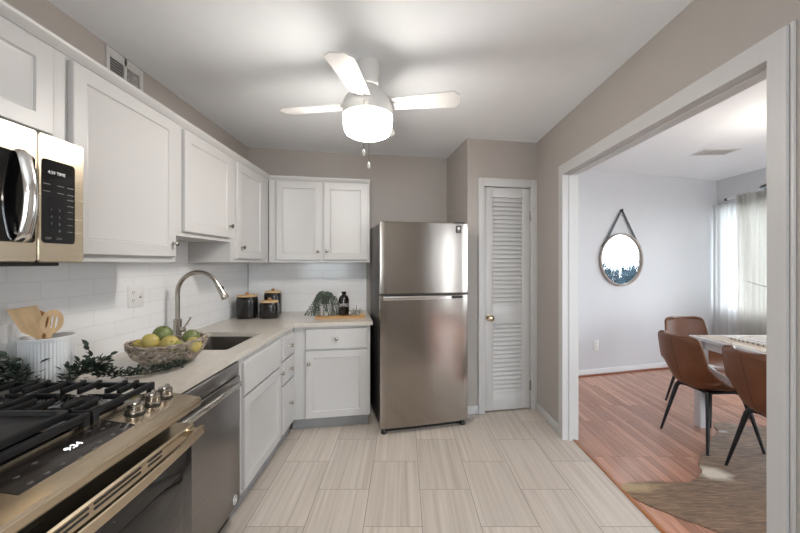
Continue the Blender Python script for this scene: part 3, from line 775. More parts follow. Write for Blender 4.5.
for x in (.035, .070): text_part('button_label', 'OFF' if x < .05 else 'ON', .011, Matrix.Translation((MD + x, -.4094, .075)) @ RX, 'gray_mark', cpn)
MB().box(.03, MWW - .07, -.395, -.10, -.012, .0, .004).build('bottom_vent', 'black', t)

# ------------------------------------------------------------------ refrigerator
TF = R(14); t = thing('refrigerator', 'stainless top-freezer refrigerator beside the louvred door', 'refrigerator', (-.186, 2.80, 0), TF); FW = .742
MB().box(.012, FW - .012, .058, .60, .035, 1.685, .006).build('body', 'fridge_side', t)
def fdoor(name, z0, z1):
    m = MB(); n = 24; lo = []
    sec = [(0, .052), (0, .012), (.004, .004)]
    prof = []
    for i in range(n + 1):
        f = i / n; x = FW * f; e = min(f, 1 - f)
        y = .009 * (2 * f - 1) ** 2 - .004 + .003 * abs(2 * f - 1) ** 40
        prof.append((x, y))
    lp = [(0, .052)] + prof + [(FW, .052)]
    def sq(z, inn, dy): return [(min(max(x, inn), FW - inn), max(y + dy, 0 - .004 + dy) if y < .05 else y, z) for x, y in lp]
    m.rings([sq(z0, .003, .004), sq(z0 + .004, 0, 0), sq(z1 - .004, 0, 0), sq(z1, .003, .004)])
    return m.build(name, 'steel_fridge', t, smooth=35)
fz = fdoor('freezer_door', 1.112, 1.690); fr_ = fdoor('fridge_door', .045, 1.098)
hh = MB(); lo = []
for i in range(21):
    f = i / 20; x = .02 + (FW - .09) * f; e = .018 * (1 - (2 * f - 1) ** 8)
    lo.append([(x, .01, 1.070), (x, -.012 - e, 1.066), (x, -.016 - e, 1.072), (x, -.016 - e, 1.088), (x, -.010 - e, 1.0955), (x, .01, 1.0955)])
hh.rings(lo); hh.build('handle_rail', 'chrome', fr_, smooth=30)
MB().box(FW - .155, FW - .06, -.037, -.030, 1.072, 1.090, .002).build('handle_shadow_gap', 'slot', fr_)
st = MB().box(FW - .105, FW - .060, -.0025, .0035, 1.610, 1.668, .001).build('sticker', 'black', fz)
st.location = (0, -.0015, 0)
MB().lathe([(0, 0), (.012, 0), (.012, .0008), (0, .0008)], 20, Matrix.Translation((FW - .083, -.0024, 1.648)) @ Matrix.Rotation(R(90), 4, 'X')).box(FW - .089, FW - .077, -.0032, -.0024, 1.630, 1.642).build('emblem', 'white_mark', st, smooth=0)
MB().box(FW - .099, FW - .067, -.0032, -.0024, 1.616, 1.621).build('lettering_line', 'gray_mark', st, smooth=0)
MB().box(FW - .10, FW - .01, .03, .13, 1.6905, 1.703, .004).build('hinge_cover', 'fridge_side', t)
MB().box(.03, FW - .03, .06, .09, .0, .045).build('kick_grille', 'black', t, smooth=0)
for x in (.035, FW - .035): MB().lathe([(0, 0), (.022, 0), (.02, .02), (.012, .04), (0, .04)], 14, Matrix.Translation((x, .035, 0))).build('foot', 'black', t)
# ------------------------------------------------------------------ ceiling fan
FX, FY = -.203, 2.0
t = thing('ceiling_fan', 'white four-blade ceiling fan with a lit bowl light and pull chains', 'ceiling fan', (FX, FY, CEIL))
MB().lathe([(0, -.145), (.058, -.145), (.062, -.08), (.070, -.015), (.070, -.001), (0, -.001)], 36).build('canopy', 'fan', t)
hs = MB().lathe([(.060, -.13), (.075, -.155), (.100, -.18), (.128, -.205), (.140, -.235), (.1425, -.285), (.139, -.298), (.10, -.30)], 40).build('motor_housing', 'fan', t)
MB().lathe([(.1375, -.298), (.1365, -.335), (.132, -.372), (.120, -.395), (.09, -.410), (.045, -.417), (0, -.419)], 40).build('light_bowl', 'lamp', t)
for k in range(4):
    a = R(-9 + 90 * k); m = MB(); lo = []
    for i in range(15):
        f = i / 14; r = .135 + .375 * f; hw = (.050 + .022 * f) * (1 if f < .9 else math.sqrt(max(.06, 1 - ((f - .9) / .1) ** 2 * .75)))
        lo.append([(r, -hw, -.0035), (r, hw, -.0035), (r, hw, .0035), (r, -hw, .0035)])
    m.rings(lo); o = m.build('blade', 'fan', t, smooth=30)
    o.matrix_local = Matrix.Rotation(a, 4, 'Z') @ Matrix.Translation((0, 0, -.235)) @ Matrix.Rotation(R(-9), 4, 'X')
    br = MB().box(.12, .19, -.018, .018, -.010, -.0037, .002).build('blade_bracket', 'fan', o)
for (x, y, z1) in ((-.006, -.146, -.530), (.020, -.146, -.595)):
    m = MB(); n = int((-.25 - z1) / .006)
    m.tube([(x, y + .003, -.27), (x, y, -.29), (x, y, z1)], .0016, 6)
    c = m.build('pull_chain', 'nickel', t)
    MB().lathe([(0, -.032), (.006, -.03), (.0075, -.018), (.006, -.004), (.003, 0), (0, .001)], 12, Matrix.Translation((x, y, z1))).build('pull', 'white_plastic', c)

# unseen globe lamp added behind the camera to lift ceiling and walls
t = thing('added_globe_lamp', 'added white opal globe lamp, out of view, brightening the kitchen', 'lamp', (.1, -.9, CEIL))
MB().lathe([(0, -.02), (.05, -.02), (.06, -.008), (.06, -.001), (0, -.001)], 24).build('canopy', 'fan', t)
MB().tube([(0, 0, -.02), (0, 0, -.36)], .004, 8).build('cord', 'fan', t)
MB().lathe([(0, -.35), (.035, -.352), (.04, -.375), (0, -.376)], 24).build('cap', 'fan', t)
MB().lathe([(.035, -.3765)] + [(.15 * math.sin(R(q)), -.52 + .15 * math.cos(R(q))) for q in range(18, 180, 9)] + [(0, -.67)], 32).build('lamp_shade', 'added_lamp', t)

# wall vent above the cabinets
t = thing('vent_grille', 'white vent frame with two dark openings near the ceiling above the cabinets', 'vent', (XL, 1.81, 2.2), R(90))
m = MB(); m.box(0, .022, -.008, 0, 0, .27, .002).box(.115, .133, -.008, 0, 0, .27, .002).box(.225, .255, -.008, 0, 0, .27, .002).box(.022, .225, -.008, 0, .225, .27, .002).box(.022, .225, -.008, 0, 0, .03, .002)
m.build('frame', 'trim', t)
MB().box(.022, .115, -.002, 0, .03, .225).build('opening', 'slot', t, smooth=0)
s = MB()
for i in range(14): s.box(.022, .115, -.006, -.003, .035 + i * .0135, .040 + i * .0135)
s.build('louvres', 'toe', t, smooth=0)
fl = MB().box(.133, .225, -.003, 0, .03, .225).build('filter', mat('gray_filter', (.26, .25, .24), .9, vary=.4, nscale=(90, 90, 90)), t, smooth=0)
MB().box(.232, .248, -.0095, -.008, .12, .128).build('latch', 'black', t, smooth=0)


# outlets
def outlet(name, label, loc, rz, gangs):
    t = thing(name, label, 'outlet', loc, rz)
    wd_ = .072 if gangs == 1 else .118
    MB().box(-wd_ / 2, wd_ / 2, -.006, -.0005, -.06, .06, .0025).build('cover_plate', 'white_plastic', t)
    for g_ in range(gangs):
        x = 0 if gangs == 1 else (-.027 if g_ == 0 else .027)
        if g_ == 0:
            r_ = MB().box(x - .017, x + .017, -.008, -.0055, -.042, .042, .001).build('receptacle', 'white_plastic', t)
            s = MB()
            for zz in (-.024, .020): s.box(x - .008, x - .005, -.0085, -.0079, zz, zz + .010).box(x + .005, x + .008, -.0085, -.0079, zz, zz + .010).box(x - .002, x + .002, -.0085, -.0079, zz - .009, zz - .005)
            s.build('slots', 'slot', r_, smooth=0)
        else:
            MB().box(x - .007, x + .007, -.0075, -.0055, -.014, .014, .001).box(x - .004, x + .004, -.018, -.006, -.002, .010, .001).build('toggle', 'white_plastic', t)
            MB().box(x - .007, x + .007, -.0078, -.0074, -.010, -.003).build('toggle_slot', 'slot', t, smooth=0)
    return t


outlet('wall_outlet', 'white double outlet and switch plate on the tile backsplash', (XL + .01, 2.002, 1.172), R(90), 2)
outlet('wall_outlet', 'white single outlet low on the dining wall below the mirror', D(.269, 0, .365), TD, 1)

# ------------------------------------------------------------------ counter objects
# ribbed crock
KX, KY = -1.412, 1.412
def crock():
    m = MB(); n = 240; lo = []
    for r, z, rib in ((.078, 0, 0), (.082, .004, .3), (.084, .02, 1), (.084, .172, 1), (.084, .178, .2), (.085, .181, 0), (.085, .190, 0), (.082, .192, 0), (.078, .190, 0), (.077, .03, 0), (.076, .012, 0)):
        lo.append([((r - rib * .0032 * (.5 + .5 * math.cos(48 * 2 * math.pi * i / n))) * math.cos(2 * math.pi * i / n), (r - rib * .0032 * (.5 + .5 * math.cos(48 * 2 * math.pi * i / n))) * math.sin(2 * math.pi * i / n), z) for i in range(n)])
    m.rings(lo); o = m.build('utensil_crock', 'ceramic', smooth=50); o.location = (KX, KY, .8805); return tag(o, 'white ribbed ceramic crock beside the stove', 'crock')
crock()


def utensil(name, label, base, top, rot, heads, m_):
    """flat wooden utensil: local z up the handle, local x across the blade"""
    m = MB(); 
    for (pts, holes) in heads:
        tb = MB().prism(pts, -.0035, .0035, holes); me = bpy.data.meshes.new('t'); tb.bm.to_mesh(me); tb.bm.free(); m.bm.from_mesh(me); bpy.data.meshes.remove(me)
    o = m.build(name, m_, smooth=30)
    d = (Vector(top) - Vector(base)).normalized()
    side = Vector((math.cos(rot), math.sin(rot), 0)); side = (side - d * side.dot(d)).normalized(); nrm = side.cross(d)
    o.matrix_world = Matrix.Translation(base) @ Matrix((side, d, nrm)).transposed().to_4x4()
    return tag(o, label, 'utensil', 'wooden utensils in the crock')


def ell(cx, cy, rx, ry, n=20, a0=0, a1=360): return [(cx + rx * math.cos(R(a0 + (a1 - a0) * i / n)), cy + ry * math.sin(R(a0 + (a1 - a0) * i / n))) for i in range(n if a1 - a0 == 360 else n + 1)]
vdir = R(38)      # roughly faces the camera
spat = [(-.008, 0), (.008, 0), (.009, .17), (.034, .205), (.036, .29), (-.044, .305), (-.036, .21), (-.009, .17)]
utensil('spatula', 'pale wooden spatula with a square blade, leaning in the crock', (KX + .028, KY + .014, .91), (KX - .0335, KY - .048, 1.165), vdir, [(spat, ())], 'bamboo_pale')
def spoon(L, rx, ry): return [(.007, 0)] + [(.008, L)] + ell(0, L + ry * .95, rx, ry, 24, -68, 248) + [(-.008, L), (-.007, 0)]
utensil('spoon', 'darker wooden spoon with a single slit, between spatula and slotted spoon', (KX + .007, KY + .021, .915), (KX - .0253, KY - .0115, 1.14), vdir, [(spoon(.175, .032, .045), [ell(.004, .215, .004, .028, 12)])], 'bamboo_mid')
utensil('spoon', 'pale wooden spoon with three slots in the crock', (KX + .006, KY - .034, .915), (KX + .029, KY - .011, 1.142), vdir, [(spoon(.170, .034, .048), [ell(-.013, .215, .0035, .024, 12), ell(0, .215, .0035, .027, 12), ell(.013, .215, .0035, .024, 12)])], 'bamboo_pale')
utensil('spoon', 'mostly hidden wooden spoon handle behind the spatula', (KX - .007, KY + .035, .915), (KX - .042, KY, 1.14), vdir, [([(.008, 0), (.008, .22), (.004, .232), (-.004, .232), (-.008, .22), (-.008, 0)], ())], 'bamboo_mid')

# leaf garland
def leaf_geo(m, p, d, nrm, L, wd_):
    d = d.normalized(); s = d.cross(nrm).normalized(); n = s.cross(d).normalized()
    pts = [p, p + d * L * .3 + s * wd_ * .8 + n * .002, p + d * L * .65 + s * wd_ * .75, p + d * L - n * L * .12, p + d * L * .65 - s * wd_ * .75, p + d * L * .3 - s * wd_ * .8 + n * .002]
    mid = [p + d * L * .32 - n * L * .05, p + d * L * .65 - n * L * .07]
    V = [m.bm.verts.new(q) for q in pts]; Q = [m.bm.verts.new(q) for q in mid]
    for f in ((V[0], V[1], Q[0]), (V[1], V[2], Q[1], Q[0]), (V[2], V[3], Q[1]), (V[3], V[4], Q[1]), (V[4], V[5], Q[0], Q[1]), (V[5], V[0], Q[0])): m.bm.faces.new(f)


t = thing('garland', 'dark green leafy garland trailing past the crock towards the fruit bowl', 'garland', (0, 0, 0))
path = [(-1.485, 1.06, .965), (-1.47, 1.14, .985), (-1.45, 1.21, .975), (-1.42, 1.275, .95), (-1.36, 1.295, .915), (-1.30, 1.325, .892), (-1.285, 1.38, .905), (-1.28, 1.44, .930), (-1.25, 1.455, .915), (-1.19, 1.455, .90), (-1.13, 1.475, .895), (-1.08, 1.52, .892), (-1.05, 1.58, .892), (-1.025, 1.64, .888)]
def cr(P, n=8):
    P = [Vector(p) for p in P]; o = []
    for i in range(len(P) - 1):
        p0, p1, p2, p3 = P[max(i - 1, 0)], P[i], P[i + 1], P[min(i + 2, len(P) - 1)]
        for k in range(n):
            f = k / n; o.append(.5 * ((2 * p1) + (p2 - p0) * f + (2 * p0 - 5 * p1 + 4 * p2 - p3) * f * f + (3 * p1 - p0 - 3 * p2 + p3) * f ** 3))
    return o + [P[-1]]
cps = cr(path); rng = random.Random(3)
sm = MB().tube(cps, .0022, 6); lm = MB()
for i, p in enumerate(cps):
    f = i / len(cps); tan = (cps[min(i + 1, len(cps) - 1)] - cps[max(i - 1, 0)]).normalized()
    dense = 10 if f < .30 else (2 if f < .46 else (10 if f < .66 else 8)); amp = .060 if f < .3 else (.016 if f < .46 else (.050 if f < .62 else .026))
    for k in range(dense):
        off = Vector((rng.uniform(-1, 1), rng.uniform(-1, 1), rng.uniform(-.1, 1))) * amp * rng.uniform(.2, 1)
        q = p + off; q.x = max(q.x, -1.495); q.z = max(q.z, .888)
        dv = (off.normalized() + tan * rng.uniform(-.4, .9) + Vector((0, 0, rng.uniform(-.2, .5)))).normalized()
        if q.x < -1.46: dv.x = abs(dv.x)
        if q.z < .90: dv.z = abs(dv.z) * .6
        rel = Vector((q.x - KX, q.y - KY))
        if rel.length < .105 and q.z < 1.08: continue
        L = rng.uniform(.020, .036) * (1 if f < .66 else .75)
        leaf_geo(lm, q, dv, Vector((rng.uniform(-.6, .6), rng.uniform(-.6, .6), 1)), L, L * .27)
        if k == 0: sm.tube([p, p + off * .5 + Vector((0, 0, .003)), q], .0011, 4)
for bp_, top in (((-1.40, 1.27, .95), (-1.405, 1.265, 1.035)), ((-1.38, 1.28, .95), (-1.375, 1.285, 1.01)), ((-1.46, 1.2, .98), (-1.455, 1.19, 1.07)), ((-1.27, 1.44, .93), (-1.285, 1.45, 1.02)), ((-1.25, 1.45, .93), (-1.215, 1.47, .98))):
    a, b_ = Vector(bp_), Vector(top); mid_ = (a + b_) / 2 + Vector((.008, -.006, 0)); sm.tube([a, mid_, b_], .0012, 5)
    for k in range(7):
        q = a.lerp(b_, k / 6); dv = Vector((rng.uniform(-1, 1), rng.uniform(-1, .3), rng.uniform(0, .8))); leaf_geo(lm, q, dv, Vector((.5, -.6, .7)), rng.uniform(.03, .042), .010)
sm.build('stem', 'stem', t); lm.build('leaves', 'leaf', t, smooth=20)

# woven bowl
BX, BY = -1.157, 1.738
t = tag(MB().box(0, .001, 0, .001, 0, .001).build('tmp_', 'wicker'), 'x', 'x'); bpy.data.objects.remove(t)
m = MB(); rng = random.Random(5)
def bowl_pt(a, v, dr_=0):
    """v 0 bottom centre .. 1 rim"""
    if v < .22: r = v / .22 * .60; z = .004
    else:
        q = (v - .22) / .78; r = .60 + .40 * math.sin(q * math.pi / 2) ** .9; z = .004 + .092 * q ** 1.35
    rim = 1 + .04 * math.sin(3 * a + 1) * v
    return Vector(((.172 + dr_) * r * rim * math.cos(a), (.135 + dr_) * r * rim * math.sin(a), z * (1 + .10 * math.sin(2 * a + .6) + .12 * math.cos(a)) + .006))
for k in range(38):
    a0 = 2 * math.pi * k / 38 + rng.uniform(-.05, .05)
    for sgn in (1, -1):
        am = rng.uniform(.45, .95); ph = rng.uniform(0, 6); d_ = rng.uniform(-.005, .005)
        m.tube([bowl_pt(a0 + sgn * am * (i / 10) + .05 * math.sin(ph + i * .9), .16 + .84 * i / 10, d_ + .004 * math.sin(ph + i * 1.8)) for i in range(11)], rng.uniform(.0026, .0038), 5)
for v in (.2, .34, .48, .60, .72, .83, .92):
    ph = rng.uniform(0, 6)
    m.tube([bowl_pt(2 * math.pi * i / 48, v + .02 * math.sin(5 * i + ph), .004 * math.sin(i * 2.4 + ph)) for i in range(48)], .0028, 5, close=True)
for k in range(3):
    m.tube([bowl_pt(2 * math.pi * i / 60, 1.0 - .02 * (k == 1), .005 * math.sin(i * 1.5 + k * 2.1)) + Vector((0, 0, .004 * math.cos(i * 1.5 + k * 2.1))) for i in range(60)], .0045, 6, close=True)
o = m.build('woven_bowl', 'wicker'); o.location = (BX, BY, .8785); tag(o, 'oval gray woven bowl heaped with yellow and green fruit', 'bowl')


def fruit(label, x, y, z, r, m_, sc=(1, 1, 1), rot=(0, 0, 0)):
    t = thing('fruit', label, 'fruit', (x, y, z), 0, 'fruit in the woven bowl'); t.rotation_euler = rot
    m = MB(); pr = []
    for i in range(17):
        a = -90 + 180 * i / 16; rr_ = math.cos(R(a)); zz = math.sin(R(a)); rr_ *= 1 - .05 * zz
        if a > 70: zz -= .05 * (a - 70) / 20
        pr.append((max(0, rr_ * r) if 0 < i < 16 else 0, zz * r))
    m.lathe(pr, 24, Matrix.Diagonal((*sc, 1))); m.build('skin', m_, t)
    MB().tube([(0, 0, r * sc[2] * .90), (.001, .001, r * sc[2] * 1.03)], [.0028, .0022], 6).build('stem', 'stem', t)


fruit('big green fruit on top of the pile in the woven bowl', -1.195, 1.765, 1.008, .043, 'green', (1.05, 1, .92), (.3, .35, 0))
fruit('large yellow fruit in front of the top green fruit', -1.205, 1.695, .980, .040, 'yellow', (1.12, 1, .95), (0, 1.2, .4))
fruit('yellow fruit in the middle of the bowl, tilted', -1.112, 1.690, .976, .040, 'yellow', (1, 1, 1.05), (.3, 1.1, -.5))
fruit('small yellow fruit at the bowl end closest to the crock', -1.268, 1.700, .966, .030, 'yellow', (1, 1, 1), (.5, -.3, 0))
fruit('green fruit at the bowl end closest to the sink', -1.055, 1.770, .990, .040, 'green', (1.05, 1, .95), (0, .9, 0))
fruit('half-hidden yellow-green fruit in front of the green fruit by the sink', -1.062, 1.690, .956, .034, 'lime', (1.05, 1, .9), (0, 1.2, .3))
fruit('yellow fruit against the raised rim beside the sink', -1.010, 1.715, .968, .034, 'yellow', (1.1, 1, .9), (.2, 1.1, 0))


# canisters
def canister(label, x, y, r, h, rot):
    t = thing('canister', label, 'canister', (x, y, .8805), rot, 'black canisters with wooden lids')
    m = MB(); lo = []
    def sq(k, z):
        s_ = []
        for i in range(48):
            a = 2 * math.pi * i / 48; c, s__ = math.cos(a), math.sin(a); e = .62
            s_.append((k * abs(c) ** e * math.copysign(1, c), k * abs(s__) ** e * math.copysign(1, s__), z))
        return s_
    for k, z in ((.9, 0), (.97, .004), (1, .014), (1, h - .03), (.97, h - .010), (.90, h)): lo.append(sq(r * k, z))
    m.rings(lo); m.build('body', 'canister', t)
    l = MB(); l.rings([sq(r * .88, h + .0005), sq(r * .93, h + .003), sq(r * .93, h + .012), sq(r * .90, h + .015)]); ld = l.build('lid', 'bamboo_pale', t)
    MB().lathe([(0, h + .0155), (.013, h + .0155), (.011, h + .022), (.017, h + .030), (.014, h + .038), (0, h + .040)], 18).build('lid_knob', 'bamboo_mid', ld)


canister('wide black canister with wooden lid closest to the faucet', -1.372, 3.115, .083, .185, R(8))
canister('shortest black canister, standing in front of the tall one', -1.180, 3.125, .078, .135, R(10))
canister('tallest black canister, behind the shortest one', -1.215, 3.300, .075, .205, R(10))

# serving board and what stands on it
t = thing('serving_board', 'long bamboo serving board on the counter near the refrigerator', 'board', (-.560, 3.155, .8805), R(6))
MB().prism(rr(-.215, .215, -.085, .085, .012), 0, .018).build('plank', 'bamboo', t, smooth=30)
BZ = .8990
# trailing plant in a small pot
t = thing('trailing_plant', 'trailing bead-leaved plant spilling out of a small pot on the board', 'plant', (-.695, 3.150, BZ), 0)
MB().lathe([(0, 0), (.042, 0), (.048, .01), (.052, .085), (.055, .09), (.050, .092), (.046, .085), (.044, .02), (0, .016)], 28).build('pot', 'ceramic', t)
rng = random.Random(11); bm_ = MB(); tm = MB()
for k in range(46):
    a = rng.uniform(0, 2 * math.pi); r0 = rng.uniform(.005, .03); out = rng.uniform(.06, .105); top = .155 + rng.uniform(-.02, .022); end = max(.008, rng.uniform(-.02, .05))
    P = [(r0 * math.cos(a), r0 * math.sin(a), .085), (r0 * 1.5 * math.cos(a), r0 * 1.5 * math.sin(a), top), (out * .8 * math.cos(a), out * .8 * math.sin(a), top - .015), (out * math.cos(a + .1), out * math.sin(a + .1), top * .5), ((out + .012) * math.cos(a + .2), (out + .012) * math.sin(a + .2), end)]
    if k < 4: a = R(195 + 14 * k); P[3] = (.125 * math.cos(a), .10 * math.sin(a), .06); P[4] = (.165 * math.cos(a), .09 * math.sin(a), .006)
    cc = cr(P, 7); tm.tube(cc, .0012, 4)
    for i, p in enumerate(cc):
        if i < 5: continue
        bm_.sphere(p + Vector((rng.uniform(-.004, .004), rng.uniform(-.004, .004), rng.uniform(-.002, .002))), rng.uniform(.0035, .0058), (1, 1, .8), 6)
tm.build('stems', 'stem', t); bm_.build('leaves', 'succulent', t)
t.scale = (1.12, 1.12, 1.14)
# bottle
t = thing('bottle', 'dark brown glass bottle lettered COFFEE on the serving board', 'bottle', (-.535, 3.165, BZ), 0)
MB().lathe([(0, .0), (.040, 0), (.045, .004), (.046, .012), (.046, .135), (.043, .150), (.033, .166), (.020, .176), (.016, .180), (.016, .190), (.021, .192), (.021, .204), (.017, .208), (0, .208)], 32).build('glass_body', 'bottle', t)
text_part('lettering', 'COFFEE', .040, Matrix.Rotation(R(-10), 4, 'Z') @ Matrix.Translation((0, 0, .088)) @ Matrix.Rotation(R(90), 4, 'X'), 'white_mark', t, bend=.0464)
# glass mug and a little tea-light glass
t = thing('glass_mug', 'small clear glass mug with dark handle at the end of the board', 'mug', (-.420, 3.150, BZ), 0)
MB().lathe([(0, 0), (.030, 0), (.033, .003), (.036, .060), (.0345, .060), (.0315, .005), (0, .005)], 24).build('cup', 'glass', t)
MB().tube([(.034 + .020 * math.sin(R(a)), 0, .032 + .021 * math.cos(R(a))) for a in range(5, 180, 15)], .0035, 8).build('handle', 'glass', t)
MB().tube([(-.008, 0, .0055), (-.004, -.003, .045), (.003, -.006, .088)], [.004, .002, .003], 8).build('stirrer', 'black_metal', t)
for px_, py_, lb in ((-.475, 3.105, 'low clear glass dish in front of the brown bottle'), (-.605, 3.095, 'low clear glass dish between the plant and the bottle')):
    tag(MB().lathe([(0, 0), (.022, 0), (.027, .004), (.029, .026), (.027, .026), (.025, .006), (0, .005)], 20, Matrix.Translation((px_, py_, BZ))).build('glass_dish', 'glass'), lb, 'dish')

# ------------------------------------------------------------------ dining room
# mirror
t = thing('mirror', 'round wall mirror with gray rim hanging from a black strap', 'mirror', D(.632, 0, 1.403), TD); MR = .327
RX_ = Matrix.Rotation(R(90), 4, 'X')
MB().lathe([(MR - .022, .004), (MR - .004, .003), (MR, .008), (MR, .034), (MR - .006, .038), (MR - .018, .038), (MR - .022, .034), (MR - .022, .010)], 64, RX_).build('rim', 'mirror_rim', t)
MB().lathe([(0, .010), (MR - .021, .010), (MR - .021, .016), (0, .016)], 64, RX_).build('glass', 'mirror', t)
s = MB(); hk = Vector((0, -.022, .617))
for sg in (1, -1):
    a = R(90 - sg * 43); e = Vector((math.cos(a) * (MR + .001), -.022, math.sin(a) * (MR + .001))); a2 = R(90 - sg * 62); e2 = Vector((math.cos(a2) * (MR + .002), -.022, math.sin(a2) * (MR + .002)))
    dv = (e - hk).normalized(); pp = Vector((-dv.z, 0, dv.x)) * .013
    for q0, q1 in ((hk, e), (e, e2)):
        s.rings([[q + pp + Vector((0, -.002 + dy, 0)) for dy in (0,)] + [q - pp + Vector((0, -.002, 0)), q - pp + Vector((0, .002, 0)), q + pp + Vector((0, .002, 0))] for q in (q0, q1)])
s.build('strap', 'black_metal', t, smooth=0)
MB().lathe([(0, 0), (.006, 0), (.006, .03), (.012, .032), (.012, .038), (0, .039)], 14, Matrix.Translation((0, 0, .612)) @ RX_).build('peg', 'black_metal', t)


# chairs
def make_chair(label, loc, rz):
    t = thing('dining_chair', label, 'chair', loc, rz, 'brown leather dining chairs')
    prof = cr([(.245, .445), (.20, .462), (.10, .452), (-.02, .438), (-.12, .436), (-.185, .462), (-.222, .525), (-.245, .62), (-.268, .72), (-.290, .815), (-.294, .832)], 4) if False else None
    P = [(.245, 0, .440), (.215, 0, .460), (.10, 0, .452), (-.02, 0, .438), (-.11, 0, .436), (-.175, 0, .458), (-.215, 0, .520), (-.238, 0, .60), (-.260, 0, .69), (-.280, 0, .775), (-.287, 0, .808)]
    C = cr(P, 4); n = len(C); nu = 20
    m = MB(); rows = []; rows2 = []
    for i, c in enumerate(C):
        f = i / (n - 1)
        tan = (C[min(i + 1, n - 1)] - C[max(i - 1, 0)]).normalized(); nr = Vector((tan.z, 0, -tan.x))   # points up / forward
        if nr.z < 0 and abs(nr.z) > abs(nr.x): nr = -nr
        if f > .5 and nr.x < 0: nr = -nr
        wd_ = .215 + .02 * math.sin(f * math.pi)
        if f > .5: wd_ = .212 - .040 * (f - .5) * 2 + .008 * math.sin((f - .5) * 2 * math.pi)
        e = min(1.0, (1 - f) / .115); e0 = min(1.0, f / .10)
        corner = 1 - .36 * (1 - math.sqrt(max(0, 1 - (1 - e) ** 2))) - .22 * (1 - math.sqrt(max(0, 1 - (1 - e0) ** 2)))
        wd_ *= corner
        lift = .050 if f < .3 else (.050 + .045 * math.sin(min(1, (f - .3) / .4) * math.pi) if f < .7 else .045)
        lift *= min(1, f / .15 + .25)
        r1, r2 = [], []
        for k in range(nu + 1):
            u = -1 + 2 * k / nu; p = c + Vector((0, u * wd_, 0)) + nr * (lift * abs(u) ** 2.4)
            r1.append(p); r2.append(p - nr * .022)
        rows.append(r1); rows2.append(r2)
    loops = [a + b_[::-1] for a, b_ in zip(rows, rows2)]
    m.rings(loops); sh = m.build('shell_seat', 'leather', t, smooth=60)
    # piped edge and the stitched centre seam on the back
    edge = [r[0] for r in rows] + rows[-1][1:-1] + [r[-1] for r in rows[::-1]] + rows[0][-2:0:-1]
    edge2 = [r[0] for r in rows2] + rows2[-1][1:-1] + [r[-1] for r in rows2[::-1]] + rows2[0][-2:0:-1]
    MB().tube([(a + b_) / 2 for a, b_ in zip(edge, edge2)], .0122, 8, close=True).build('edge_piping', 'leather', sh)
    MB().tube([(r[nu // 2] + Vector((0, 0, 0))) for r in rows2[14:40]], .0022, 6).build('seam', 'leather_dark', sh)
    MB().box(-.13, .13, -.13, .13, .402, .416, .003).tube([(-.14, -.14, .40), (.14, .14, .40)], .009, 8).tube([(-.14, .14, .40), (.14, -.14, .40)], .009, 8).build('under_frame', 'black_metal', t)
    for sx in (1, -1):
        for sy in (1, -1):
            MB().tube([(sx * .125, sy * .125, .415), (sx * .14, sy * .14, .385), (sx * .212, sy * .212, 0)], [.0165, .0165, .0085], 12).build('leg', 'black_metal', t)
    return t


ch = make_chair('brown leather dining chair at the table, far one of the two seen from behind', (2.335, 2.725, .0), R(3))
dup(ch, (2.36, 2.165, .005), R(-2), 'brown leather dining chair partly cut off by the doorway casing')
dup(ch, (2.805, 3.315, .0), R(-90), 'brown leather dining chair at the head of the table, facing the kitchen')

# table
t = thing('dining_table', 'white dining table with a pale wood top behind the brown chairs', 'table', (2.80, 2.16, 0)); HX, HY = .385, .86
MB().box(-HX, HX, -HY, HY, .722, .750, .004).build('tabletop', 'table_white', t)
tt = [c for c in t.children][0]
MB().box(-HX + .035, HX - .035, -HY + .035, HY - .035, .750, .7525, .001).build('wood_inlay', 'table_top', tt)
a_ = MB()
a_.box(-HX + .05, -HX + .07, -HY + .1, HY - .1, .655, .722).box(HX - .07, HX - .05, -HY + .1, HY - .1, .655, .722).box(-HX + .1, HX - .1, -HY + .05, -HY + .07, .655, .722).box(-HX + .1, HX - .1, HY - .07, HY - .05, .655, .722)
a_.build('apron', 'table_white', t, smooth=0)
for sx in (1, -1):
    for sy in (1, -1): MB().box(sx * (HX - .058) - .033, sx * (HX - .058) + .033, sy * (HY - .058) - .033, sy * (HY - .058) + .033, 0, .722, .003).build('leg', 'table_white', t)
# runner with tassels
t = thing('table_runner', 'cream woven table runner with dark stripes and tassels on the dining table', 'runner', (2.80, 2.2, .7528))
m = MB(); nx, ny = 16, 60; g0 = []
for layer in (.010, .001):
    for j in range(ny + 1):
        row = []
        for i in range(nx + 1):
            x = -.19 + .38 * i / nx; y = -.62 + 1.27 * j / ny
            z = layer + .006 * (mnoise.noise(Vector((x * 9, y * 9, 1.3))) + 1) * .6 + .004 * math.sin(x * 55)
            row.append(m.bm.verts.new((x + .012 * math.sin(y * 9), y, z if layer > .005 else layer - .0005)))
        g0.append(row)
A, Bq = g0[:ny + 1], g0[ny + 1:]
for G in (A, Bq):
    for j in range(ny):
        for i in range(nx): m.bm.faces.new((G[j][i], G[j][i + 1], G[j + 1][i + 1], G[j + 1][i]))
for j in range(ny):
    for i in (0, nx): m.bm.faces.new((A[j][i], A[j + 1][i], Bq[j + 1][i], Bq[j][i]))
for i in range(nx):
    for j in (0, ny): m.bm.faces.new((A[j][i], A[j][i + 1], Bq[j][i + 1], Bq[j][i]))
m.build('cloth', 'runner', t)
fr = MB(); rng = random.Random(2)
for i in range(26):
    x = -.185 + .37 * i / 25 - .005; fr.tube([(x, .645, .007), (x + rng.uniform(-.006, .006), .675, .005), (x + rng.uniform(-.012, .012), .70, .003)], [.003, .003, .0015], 5)
    fr.tube([(x, -.615, .007), (x + rng.uniform(-.006, .006), -.645, .005), (x + rng.uniform(-.012, .012), -.67, .003)], [.003, .003, .0015], 5)
fr.build('fringe', 'runner', t)
